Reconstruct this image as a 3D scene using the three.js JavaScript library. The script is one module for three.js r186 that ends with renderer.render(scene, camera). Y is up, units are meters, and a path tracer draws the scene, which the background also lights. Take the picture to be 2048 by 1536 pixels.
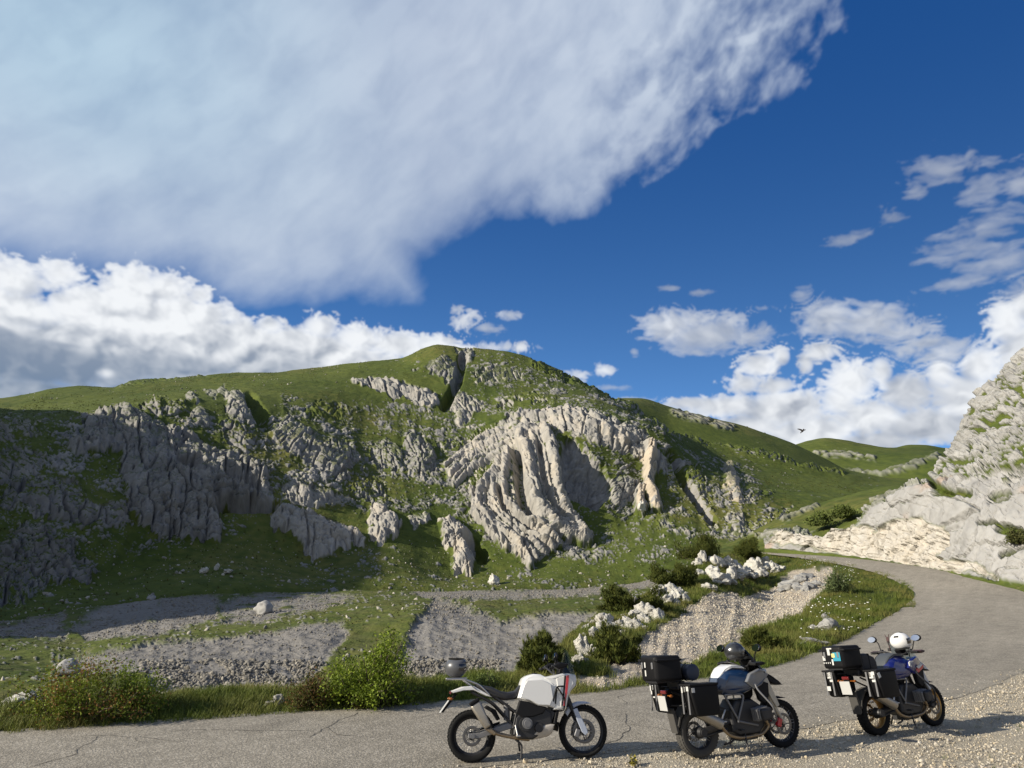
import * as THREE from 'three';
import { mergeGeometries, toCreasedNormals } from 'three/addons/utils/BufferGeometryUtils.js';
import { RoundedBoxGeometry } from 'three/addons/geometries/RoundedBoxGeometry.js';

// ---------- camera, sun, exposure ----------
const scene = new THREE.Scene();
const F = 1490, EYE = 2.65, PITCH = Math.atan(362 / F), SP = Math.sin(PITCH), CP = Math.cos(PITCH), DEG = Math.PI / 180;
const camera = new THREE.PerspectiveCamera(2 * Math.atan(768 / F) / DEG, 4 / 3, 0.1, 20000);
camera.position.set(0, EYE, 0);
camera.rotation.set(PITCH, 0, 0);
scene.add(camera);
const renderer = new THREE.WebGLRenderer();
renderer.toneMapping = THREE.LinearToneMapping;
renderer.toneMappingExposure = 1.5;
renderer.shadowMap.enabled = true;
const sunDir = new THREE.Vector3(-0.95, 0.46, 0.33).normalize();
const sun = new THREE.DirectionalLight(new THREE.Color(1, 0.91, 0.76), 5);
sun.name = 'sun';
sun.position.copy(sunDir).multiplyScalar(400);
sun.castShadow = true;
sun.shadow.mapSize.set(4096, 4096);
Object.assign(sun.shadow.camera, { left: -420, right: 420, top: 320, bottom: -320, near: 1, far: 1500 });
scene.add(sun, sun.target);

// ---------- numbers ----------
const clamp = (x, a = 0, b = 1) => x < a ? a : x > b ? b : x, lerp = (a, b, t) => a + (b - a) * t;
const sstep = (a, b, x) => { const t = clamp((x - a) / (b - a)); return t * t * (3 - 2 * t); };
function rng(seed) { let s = seed >>> 0; return () => { s = (s + 0x6D2B79F5) | 0; let t = Math.imul(s ^ (s >>> 15), 1 | s); t = (t + Math.imul(t ^ (t >>> 7), 61 | t)) ^ t; return ((t ^ (t >>> 14)) >>> 0) / 4294967296; }; }
const PERM = new Uint8Array(512), GX = new Float32Array(256), GY = new Float32Array(256), GZ = new Float32Array(256);
{ const r = rng(7), p = [...Array(256).keys()]; for (let i = 255; i > 0; i--) { const j = Math.floor(r() * (i + 1)); [p[i], p[j]] = [p[j], p[i]]; } for (let i = 0; i < 512; i++) PERM[i] = p[i & 255];
  for (let i = 0; i < 256; i++) { const z = r() * 2 - 1, a = r() * 6.2832, k = Math.sqrt(1 - z * z); GX[i] = k * Math.cos(a); GY[i] = k * Math.sin(a); GZ[i] = z; } }
function n3(x, y, z) {   // gradient noise, about -1..1
  const X = Math.floor(x), Y = Math.floor(y), Z = Math.floor(z); x -= X; y -= Y; z -= Z;
  const u = x * x * x * (x * (x * 6 - 15) + 10), v = y * y * y * (y * (y * 6 - 15) + 10), w = z * z * z * (z * (z * 6 - 15) + 10);
  const a = PERM[X & 255], b = PERM[(X + 1) & 255], yi = Y & 255, zi = Z & 255;
  const aa = PERM[a + yi], ab = PERM[a + ((yi + 1) & 255)], ba = PERM[b + yi], bb = PERM[b + ((yi + 1) & 255)], z1 = (zi + 1) & 255;
  const g = (h, x, y, z) => GX[h] * x + GY[h] * y + GZ[h] * z;
  const l = (p, q, t) => p + (q - p) * t;
  return 1.5 * l(l(l(g(PERM[aa + zi], x, y, z), g(PERM[ba + zi], x - 1, y, z), u), l(g(PERM[ab + zi], x, y - 1, z), g(PERM[bb + zi], x - 1, y - 1, z), u), v),
    l(l(g(PERM[aa + z1], x, y, z - 1), g(PERM[ba + z1], x - 1, y, z - 1), u), l(g(PERM[ab + z1], x, y - 1, z - 1), g(PERM[bb + z1], x - 1, y - 1, z - 1), u), v), w);
}
const fbm = (x, y, z, o = 4) => { let s = 0, a = 0.5; for (let i = 0; i < o; i++) { s += a * n3(x, y, z); x = x * 2.03 + 11.3; y = y * 2.03 + 5.7; z = z * 2.03 + 3.1; a *= 0.5; } return s; };
const hash2 = (x, y) => PERM[(PERM[x & 255] + y) & 255] / 255;
function cell(x, y, out) {   // Worley: out.e = distance to the border between cells, out.h = the cell's number
  const X = Math.floor(x), Y = Math.floor(y); let a = 9, b = 9, h = 0;
  for (let j = -1; j <= 1; j++) for (let i = -1; i <= 1; i++) { const cx = X + i, cy = Y + j, dx = cx + hash2(cx + 13, cy + 71) - x, dy = cy + hash2(cx + 101, cy + 29) - y, d = dx * dx + dy * dy; if (d < a) { b = a; a = d; h = hash2(cx + 55, cy + 7); } else if (d < b) b = d; }
  out.e = Math.sqrt(b) - Math.sqrt(a); out.h = h; out.d = Math.sqrt(a); return out;
}
// a bearing and elevation (radians) for a surveyed point of the photograph, and back
function azel(px, py) { const u = (px - 1024) / F, v = (768 - py) / F, y = v * CP + SP, z = v * SP - CP; return [Math.atan2(u, -z), Math.atan(y / Math.hypot(u, z))]; }
function survey(az, el) { const x = Math.sin(az), y = Math.tan(el), z = -Math.cos(az), yc = y * CP + z * SP, zc = z * CP - y * SP; return [1024 + F * x / -zc, 768 - F * yc / -zc]; }
function onPlane(px, py, h = 0) { const [a, e] = azel(px, py), r = (h - EYE) / Math.tan(e); return new THREE.Vector3(r * Math.sin(a), h, -r * Math.cos(a)); }
function pchip(xs, ys) {   // monotone cubic through the points
  const n = xs.length, d = [], m = [];
  for (let i = 0; i < n - 1; i++) d.push((ys[i + 1] - ys[i]) / (xs[i + 1] - xs[i]));
  for (let i = 0; i < n; i++) m.push(i === 0 ? d[0] : i === n - 1 ? d[n - 2] : d[i - 1] * d[i] <= 0 ? 0 : 2 * d[i - 1] * d[i] / (d[i - 1] + d[i]));
  return (x) => { if (x <= xs[0]) return ys[0]; if (x >= xs[n - 1]) return ys[n - 1]; let i = 0; while (x > xs[i + 1]) i++; const h = xs[i + 1] - xs[i], t = (x - xs[i]) / h, t2 = t * t, t3 = t2 * t;
    return ys[i] * (2 * t3 - 3 * t2 + 1) + h * m[i] * (t3 - 2 * t2 + t) + ys[i + 1] * (3 * t2 - 2 * t3) + h * m[i + 1] * (t3 - t2); };
}
function poly(pts) { const x = pts.map((p) => p[0]), y = pts.map((p) => p[1]); return { pts, x0: Math.min(...x) - 26, x1: Math.max(...x) + 26, y0: Math.min(...y) - 26, y1: Math.max(...y) + 26 }; }
function sdist(P, x, y) {   // distance to the outline, positive inside
  if (x < P.x0 || x > P.x1 || y < P.y0 || y > P.y1) return -26;
  let d = 1e9, inside = false; const p = P.pts, n = p.length;
  for (let i = 0, j = n - 1; i < n; j = i++) { const ax = p[j][0], ay = p[j][1], ex = p[i][0] - ax, ey = p[i][1] - ay, wx = x - ax, wy = y - ay, t = clamp((wx * ex + wy * ey) / (ex * ex + ey * ey)), qx = wx - ex * t, qy = wy - ey * t; d = Math.min(d, qx * qx + qy * qy); if ((p[i][1] > y) !== (ay > y) && x < (ax - p[i][0]) * (y - p[i][1]) / (ay - p[i][1]) + p[i][0]) inside = !inside; }
  return inside ? Math.sqrt(d) : -Math.sqrt(d);
}
const P2 = (s) => s.trim().split(/\s+/).map((q) => q.split(',').map(Number));   // 'x,y x,y ...'
const numbered = (() => { const n = {}; return (name) => { const k = n[name] = (n[name] ?? -1) + 1; return k ? name + '_' + String(k).padStart(3, '0') : name; }; })();
function tag(o, label, category, group, kind) { if (label) o.userData.label = label; if (category) o.userData.category = category; if (group) o.userData.group = group; if (kind) o.userData.kind = kind; return o; }
function shadows(o) { o.traverse((m) => { if (m.isMesh) m.castShadow = m.receiveShadow = true; }); return o; }
const mat = (c, rough = 0.9, o = {}) => new THREE.MeshPhysicalMaterial({ color: Array.isArray(c) ? new THREE.Color().setRGB(...c) : c, roughness: rough, ...o });

// ---------- sky: air and clouds, by bearing and elevation ----------
{
  const W = 4096, H = 2048, data = new Float32Array(W * H * 4);
  const D = ([px, py]) => { const [a, e] = azel(px, py); return [a / DEG, e / DEG]; };
  const veil = P2('1690,-60 1652,40 1640,95 1560,170 1500,215 1440,245 1350,305 1290,325 1235,375 1195,412 1150,435 1105,440 1060,415 985,425 935,465 880,500 845,525 850,600 830,612 760,600 700,590 620,600 520,612 440,600 380,560 250,545 150,545 0,540 -500,560').map(D);
  veil.push([-75, 30], [-75, 75], [8, 75], [26, 50]);
  const V = { pts: veil, x0: -90, x1: 60, y0: -5, y1: 90 };
  // px, py, rx, ry, tone 0 grey .. 1 white, soft
  const puffs = [[30,560,75,48,1],[120,548,52,36,1],[0,625,150,60,.85],[270,585,75,58,1],[330,580,62,42,1],[400,590,32,24,1],[200,625,120,55,.9],[350,640,130,60,.85],[540,652,36,22,1],[640,655,42,30,1],[600,700,180,50,.6],[715,678,60,32,1],[800,690,80,30,1],[870,692,60,24,1],[930,705,60,20,.9],[450,690,150,55,.6],[200,690,220,45,.5],
    [60,712,330,62,.06],[-60,660,160,40,.05],[300,728,220,38,.16],[130,690,120,14,.12],[560,735,170,30,.3],[720,730,140,24,.7],[210,745,30,16,.6],[30,640,110,20,.75],[-250,700,260,140,.3],[100,800,240,40,.2],[500,770,220,26,.5],[330,780,150,24,.3],
    [1335,655,66,40,.66,.35],[1420,672,118,38,.34,.4],[1462,642,46,26,.62,.35],[1500,672,48,26,.42,.5],[1385,640,60,22,.6,.4],[1605,592,26,22,.4,1],[1655,640,70,48,.5,.4],[1740,645,84,42,.46,.4],[1805,665,76,28,.5,.45],[1840,690,80,26,.45,.4],[1640,703,42,24,.7],[1612,725,18,28,.6],[1860,640,28,6,.35,1],[1880,705,80,38,.5,.4],
    [1520,730,52,28,.9],[1490,768,40,22,.85],[1562,712,22,24,.8],[1550,772,50,18,.75],[1700,765,60,50,1],[1680,800,48,42,1],[1762,742,28,34,1],[1815,785,64,48,.42],[1880,740,38,46,.95],[1740,835,90,42,.8],[1960,730,56,50,1],[2015,640,46,66,1],[2050,600,60,56,.8],[1935,795,90,56,.72],[1850,852,140,38,.4],[1760,882,120,24,.35],[2060,710,80,80,.85],
    [1450,812,100,24,.75],[1380,806,70,14,.7],[1560,820,105,42,.6],[1620,862,120,36,.66],[1500,852,100,28,.6],[1600,892,120,20,.9],[2140,700,120,140,.7],[2300,780,200,120,.5],
    [1880,340,79,41,.3,1],[1960,378,72,44,.36,1],[1965,330,48,23,.3,1],[2040,360,48,44,.4,1],[1832,378,28,26,.3,1],[1980,450,105,49,.34,1],[1930,492,93,46,.3,1],[2000,525,108,59,.36,1],[1950,562,100,20,.32,1],[2035,580,67,33,.4,1],[1710,475,55,13,.12,1],[1790,432,36,23,.08,1],[2130,500,108,156,.4,1],
    [930,640,32,22,.75,.3],[1020,630,38,10,.6,.6],[970,658,42,12,.4,.9],[1040,695,20,12,1],[1000,695,60,12,.7,.5],[1160,750,30,11,.8,.4],[1212,742,22,14,.95,.3],[1225,775,42,9,.35,1],[1270,705,11,9,.4,1],[1250,802,64,10,.6,.8],[1335,576,20,6,.15,1],[1400,586,26,6,.18,1],[1530,616,32,9,.35,1]]
    .map(([px, py, rx, ry, tone, soft = 0]) => { const [a, e] = azel(px, py), [a1] = azel(px + rx, py), [, e1] = azel(px, py - ry); return { a: a / DEG, e: e / DEG, ra: (a1 - a) / DEG, re: (e1 - e) / DEG, tone, soft, small: sstep(3.2, 0.5, Math.sqrt((a1 - a) * (e1 - e)) / DEG) }; });
  const billow = (x, y, z, o = 5) => { let s = 0, k = 0.5; for (let i = 0; i < o; i++) { s += k * (1 - 2.2 * Math.sqrt(n3(x, y, z) ** 2 + 0.012)); x = x * 2.1 + 1.7; y = y * 2.1 + 9.2; z = z * 2.1 + 4.3; k *= 0.5; } return s; };
  for (let row = 0; row < H; row++) {
    const el = ((row + 0.5) / H - 0.5) * 180, y = Math.sin(el * DEG), ch = Math.cos(el * DEG);
    for (let col = 0; col < W; col++) {
      const o = (row * W + col) * 4; data[o + 3] = 1;
      if (el < -1) { data[o] = 0.07; data[o + 1] = 0.08; data[o + 2] = 0.05; continue; }
      const th = ((col + 0.5) / W - 0.5) * 2 * Math.PI, x = Math.cos(th) * ch, z = Math.sin(th) * ch, az = Math.atan2(x, -z) / DEG;
      // clear air: deep blue aloft, paler towards the horizon
      const h = Math.exp(-Math.max(0, el) / 9.5), k = 1 - 0.1 * Math.sin((az - 10) * DEG);
      let r = (0.008 + 0.33 * h) * k, g = (0.066 + 0.74 * h) * k, b = (0.255 + 1.32 * h) * k;
      // the high veil
      const front = Math.abs(az) < 62 && el < 62;
      const along = az * 0.8 + el * 0.6, across = el * 0.8 - az * 0.6;
      let sd = front ? sdist(V, az, el) : 26 * (fbm(x * 1.7 + 3, y * 2.2, z * 1.7 + 8, 3) + (az < 20 && az > -175 ? 0.16 : -0.12));
      const wx = 1.6 * fbm(az / 5, el / 5, 3.3, 3), wy = 1.6 * fbm(az / 5, el / 5, 8.3, 3);
      const wisp = fbm((along + wx) / 4.6, (across + wy) / 2.5, 1.5, 6), fine = fbm((along + wy) / 1.7, (across + wx) / 1.1, 6.5, 5), big = fbm(x * 5, y * 7, z * 5, 3), puff = fbm((az + wx) / 2.4, (el + wy) / 2.1, 12, 5);
      const ragged = front ? sstep(2, 20, az) * sstep(15, 28, el) : 0.4, cott = front ? sstep(-8, 4, az) * (1 - ragged * 0.7) : 0.3;
      const s1 = sd + lerp(0.9, 4.2, ragged) * wisp + lerp(0.5, 2.0, ragged) * fine + cott * 1.0 * puff;
      let a = 1 - Math.exp(-(Math.max(0, s1 + 0.4) ** 1.25) / lerp(lerp(3.2, 2.1, cott), 3.8, ragged));
      a *= lerp(clamp(0.93 + 0.22 * wisp, 0.6, 0.98), clamp(0.72 + 1.1 * wisp + 0.7 * fine, 0.1, 1), ragged * sstep(13, 3, sd) * 0.9); a = clamp(a, 0, 0.96);
      const thick = sstep(0, 5, s1), lumin = clamp(0.53 + 0.42 * big + (0.12 + 0.34 * ragged + 0.16 * cott) * wisp + (0.10 * cott + 0.16 * ragged) * puff + 0.2 * ragged * fine + 0.12 * (1 - thick) + (front ? 0.34 * Math.exp(-(((el - 17) / 6) ** 2) - ((az + 12) / 13) ** 2) + 0.24 * fbm(along / 15, across / 2.6, 21, 4) + 0.22 * Math.exp(-(((az + 33) / 9) ** 2) - ((el - 19) / 8) ** 2) : 0));
      const bluish = front ? sstep(-5, -36, az) * sstep(18, 34, el) : 0;
      r = lerp(r, lerp(0.345, 0.66, lumin) * (1 - 0.16 * bluish), a); g = lerp(g, lerp(0.435, 0.735, lumin) * (1 - 0.02 * bluish), a); b = lerp(b, lerp(0.60, 0.84, lumin), a);
      // heaped clouds
      let s = -9, tw = 0, tone = 0, soft = 0, small = 0;
      if (az > -62 && az < 62 && el < 36) {
        for (const p of puffs) { const da = (az - p.a) / p.ra, de = (el - p.e) / p.re; if (da > 1.9 || da < -1.9 || de > 1.9 || de < -1.9) continue; const v = 1 - Math.sqrt(da * da + de * de), w = Math.exp(7 * v); if (v > s) s = v; tw += w; tone += w * p.tone; soft += w * p.soft; small += w * p.small; }
        if (tw) { tone /= tw; soft /= tw; small /= tw; }
      } else if (el < 40) { s = 0.75 * fbm(x * 4 + 2, y * 9, z * 4, 4) + 0.42 - el / 36; tone = 0.75 - 1.2 * Math.max(0, 0.25 - s); }
      if (s > -0.8) {
        const st = 1 + soft * 0.5, q = 0.02 * fbm(x * 22, y * 30, z * 22, 3), X = x + q, Y = y * 1.2 * st - q, Z = z + q * 0.5;
        const lum = (dx, dy, dz, o) => billow((X + dx) * 24, (Y + dy) * 24, (Z + dz) * 24, o);
        const n1 = lerp(lum(0, 0, 0, 6), billow(X * 62, Y * 62, Z * 62, 5), small), soft1 = lum(0, 0, 0, 3), shift = lum(z * 0.011, 0.013, -x * 0.011, 3), n2 = fbm(X * 60, Y * 75, Z * 60, 5), wl = fbm(X * 16, Y * 26, Z * 16, 4);
        const rag = fbm(X * 62 + 5, Y * 92, Z * 62, 5), streaks = fbm(X * 26 + 0.5 * Y * 60, Y * 80, Z * 26, 5);
        const d = Math.max((s - 0.12) * (1 - soft) * 1.2 - soft, s * lerp(1, 0.85, soft) * (1 - 0.35 * small * (1 - soft)) + 0.46 * n1 * (1 - 0.7 * soft) + 0.10 * n2 + small * (1 - 0.5 * soft) * (0.95 * rag + 0.7 * fbm(X * 130, Y * 150, Z * 130, 4)) + soft * (1.0 * wl + 0.62 * streaks + 0.4 * n2 + 0.08) - 0.05 - 0.08 * soft - 0.1 * small);
        const al = (1 - Math.exp(-Math.max(0, d) / lerp(lerp(0.09, 0.26, small), 0.68, soft))) * lerp(1, 0.74, soft);
        const relief = clamp((soft1 - shift) * 0.6 + 0.14 * n1 * (1 - small), -0.5, 0.4) * (1 - 0.5 * soft) * lerp(0.3, 1, sstep(0.05, 0.6, tone));
        const t = clamp(tone * 0.95 + relief + 0.2 * wl + 0.18 * (1 - sstep(0, 0.5, d)) * (1 - soft) - 0.04);
        const low = sstep(20, 8, el) * sstep(0, -24, az);
        const g0 = [lerp(0.36, 0.14, low), lerp(0.40, 0.22, low), lerp(0.475, 0.345, low)];
        r = lerp(r, lerp(g0[0], 0.9, t), al); g = lerp(g, lerp(g0[1], 0.925, t), al); b = lerp(b, lerp(g0[2], 0.955, t), al);
      }
      data[o] = r / 1.5; data[o + 1] = g / 1.5; data[o + 2] = b / 1.5;   // the exposure is 1.5
    }
  }
  const t = new THREE.DataTexture(data, W, H, THREE.RGBAFormat, THREE.FloatType);
  t.mapping = THREE.EquirectangularReflectionMapping; t.magFilter = t.minFilter = THREE.LinearFilter; t.needsUpdate = true;
  scene.background = t; scene.environment = t;
}

// ---------- terrain: surfaces lofted through surveyed lines of bearing, elevation and distance ----------
const PT = (s, dr = 0) => s.trim().split(/\s+/).map((q) => { const [x, y, r] = q.split(',').map(Number), [a, e] = azel(x, y); return { a, r: r + dr, y: EYE + r * Math.tan(e) }; });
function loft(name, rows, steps, a0, a1, nA, o = {}) {
  const lines = rows.map((row) => { const p = [...row].sort((p, q) => p.a - q.a), a = p.map((q) => q.a); return { e: pchip(a, p.map((q) => Math.atan((q.y - EYE) / q.r))), r: pchip(a, p.map((q) => Math.log(q.r))) }; });
  const T = []; steps.forEach((n, k) => { for (let i = 0; i < n; i++) T.push(k + i / n); }); T.push(steps.length);
  const nT = T.length, W = nA + 1, N = W * nT, pos = new Float32Array(N * 3), base = new Float32Array(N * 3), sx = new Float32Array(N), sy = new Float32Array(N), ks = rows.map((_, k) => k);
  for (let i = 0; i < W; i++) {
    const a = lerp(a0, a1, i / nA), e = pchip(ks, lines.map((l) => l.e(a))), r = pchip(ks, lines.map((l) => l.r(a)));
    for (let j = 0; j < nT; j++) { const v = j * W + i, R = Math.exp(r(T[j])), el = e(T[j]), q = survey(a, el); sx[v] = q[0]; sy[v] = q[1]; base[v * 3] = R * Math.sin(a); base[v * 3 + 1] = EYE + R * Math.tan(el); base[v * 3 + 2] = -R * Math.cos(a); }
  }
  const idx = new Uint32Array(nA * (nT - 1) * 6);
  for (let j = 0, k = 0; j < nT - 1; j++) for (let i = 0; i < nA; i++) { const v = j * W + i; idx[k++] = v; idx[k++] = v + 1; idx[k++] = v + W; idx[k++] = v + 1; idx[k++] = v + W + 1; idx[k++] = v + W; }
  const g = new THREE.BufferGeometry(); g.setIndex(new THREE.BufferAttribute(idx, 1));
  g.setAttribute('position', new THREE.BufferAttribute(base.slice(), 3)); g.computeVertexNormals();
  const bn = g.attributes.normal.array.slice();
  const zone = new Float32Array(N), tint = new Float32Array(N * 3), c = { x: 0, y: 0, z: 0, nx: 0, ny: 0, nz: 0, px: 0, py: 0, t: 0, d: 0, zone: 0, r: 0, g: 0, b: 0 };
  const at = g.attributes.position.array;
  for (let v = 0; v < N; v++) {
    c.x = base[v * 3]; c.y = base[v * 3 + 1]; c.z = base[v * 3 + 2]; c.nx = bn[v * 3]; c.ny = bn[v * 3 + 1]; c.nz = bn[v * 3 + 2]; c.px = sx[v]; c.py = sy[v]; c.t = T[Math.floor(v / W)]; c.d = 0; c.zone = 0; c.dx = 0;
    o.shape?.(c); zone[v] = c.zone; tint[v * 3] = c.r; tint[v * 3 + 1] = c.g; tint[v * 3 + 2] = c.b;
    at[v * 3] = c.x + c.nx * c.d; at[v * 3 + 1] = c.y + c.ny * c.d; at[v * 3 + 2] = c.z + c.nz * c.d;
  }
  g.computeVertexNormals();
  const nn = g.attributes.normal.array, col = new Float32Array(N * 3), uv = new Float32Array(N * 2);
  for (let v = 0; v < N; v++) {
    c.x = at[v * 3]; c.y = at[v * 3 + 1]; c.z = at[v * 3 + 2]; c.nx = nn[v * 3]; c.ny = nn[v * 3 + 1]; c.nz = nn[v * 3 + 2]; c.px = sx[v]; c.py = sy[v]; c.zone = zone[v]; c.r = tint[v * 3]; c.g = tint[v * 3 + 1]; c.b = tint[v * 3 + 2];
    o.color?.(c); col[v * 3] = c.r; col[v * 3 + 1] = c.g; col[v * 3 + 2] = c.b; uv[v * 2] = c.x; uv[v * 2 + 1] = -c.z + c.y; zone[v] = c.zone;
  }
  g.setAttribute('color', new THREE.BufferAttribute(col, 3)); g.setAttribute('uv', new THREE.BufferAttribute(uv, 2));
  const m = new THREE.Mesh(g, o.material); m.name = name; tag(m, o.label, o.category, null, 'structure'); scene.add(m);
  return { mesh: m, at, nn, zone, sx, sy, W, nT, nA, a0, a1, N,
    hit(px, py) {   // where the line of sight through a surveyed point first meets the surface
      const [a, e] = azel(px, py), f = clamp((a - a0) / (a1 - a0)) * nA, i = Math.min(nA - 1, Math.floor(f)), q = f - i; let prev = null;
      for (let j = 0; j < nT; j++) { const v = (j * W + i) * 3, X = lerp(at[v], at[v + 3], q), Y = lerp(at[v + 1], at[v + 4], q), Z = lerp(at[v + 2], at[v + 5], q), el = Math.atan((Y - EYE) / Math.hypot(X, Z)); if (prev && el >= e && prev.el < e) { const w = (e - prev.el) / (el - prev.el); return new THREE.Vector3(lerp(prev.X, X, w), lerp(prev.Y, Y, w), lerp(prev.Z, Z, w)); } prev = { X, Y, Z, el }; }
      return new THREE.Vector3(prev.X, prev.Y, prev.Z);
    },
    spread(count, weight, r, each) {   // random points on the surface, by area and weight(zone, px, py, normal y)
      const cum = new Float64Array(nA * (nT - 1)); let sum = 0;
      for (let j = 0, k = 0; j < nT - 1; j++) for (let i = 0; i < nA; i++, k++) { const v = j * W + i, a = v * 3, b = (v + W) * 3; const w = weight(zone[v], sx[v], sy[v], nn[a + 1], at[a], at[a + 1], at[a + 2]); if (w > 0) { const ux = at[a + 3] - at[a], uy = at[a + 4] - at[a + 1], uz = at[a + 5] - at[a + 2], vx = at[b] - at[a], vy = at[b + 1] - at[a + 1], vz = at[b + 2] - at[a + 2]; sum += w * Math.hypot(uy * vz - uz * vy, uz * vx - ux * vz, ux * vy - uy * vx); } cum[k] = sum; }
      for (let n = 0; n < count; n++) { const q = r() * sum; let lo = 0, hi = cum.length - 1; while (lo < hi) { const m = (lo + hi) >> 1; if (cum[m] < q) lo = m + 1; else hi = m; } const j = Math.floor(lo / nA), i = lo % nA, v = (j * W + i) * 3, u = r(), w = r(), b = v + W * 3, B = (k) => lerp(lerp(at[v + k], at[v + 3 + k], u), lerp(at[b + k], at[b + 3 + k], u), w); each(B(0), B(1), B(2), nn[v], nn[v + 1], nn[v + 2], sx[v / 3], sy[v / 3]); }
    } };
}
// rock faces: outline | relief m | beds lie at this angle in degrees | bed width | relief of the beds m | tone 0 dark grey, 1 pale, 2 warm | how much grass grows on it
const rock = (s) => s.trim().split('\n').map((l) => { const [pts, q] = l.split('|'), [relief, ang, wl, rib, tone, grass = 0.1] = q.trim().split(/\s+/).map(Number); return { ...poly(P2(pts)), relief, ca: Math.cos(ang * DEG), sa: Math.sin(ang * DEG), wl, rib, tone, grass }; });
const ribs = (s) => s.trim().split('\n').map((l) => { const [pts, q] = l.split('|'), [w, h, tone] = q.trim().split(/\s+/).map(Number), p = P2(pts); return { p, w, h, tone, ...(() => { const P = poly(p); return { x0: P.x0, x1: P.x1, y0: P.y0, y1: P.y1 }; })() }; });
function lineDist(p, x, y) { let d = 1e9; for (let i = 1; i < p.length; i++) { const ax = p[i - 1][0], ay = p[i - 1][1], ex = p[i][0] - ax, ey = p[i][1] - ay, t = clamp(((x - ax) * ex + (y - ay) * ey) / (ex * ex + ey * ey)); d = Math.min(d, Math.hypot(x - ax - ex * t, y - ay - ey * t)); } return d; }
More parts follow.
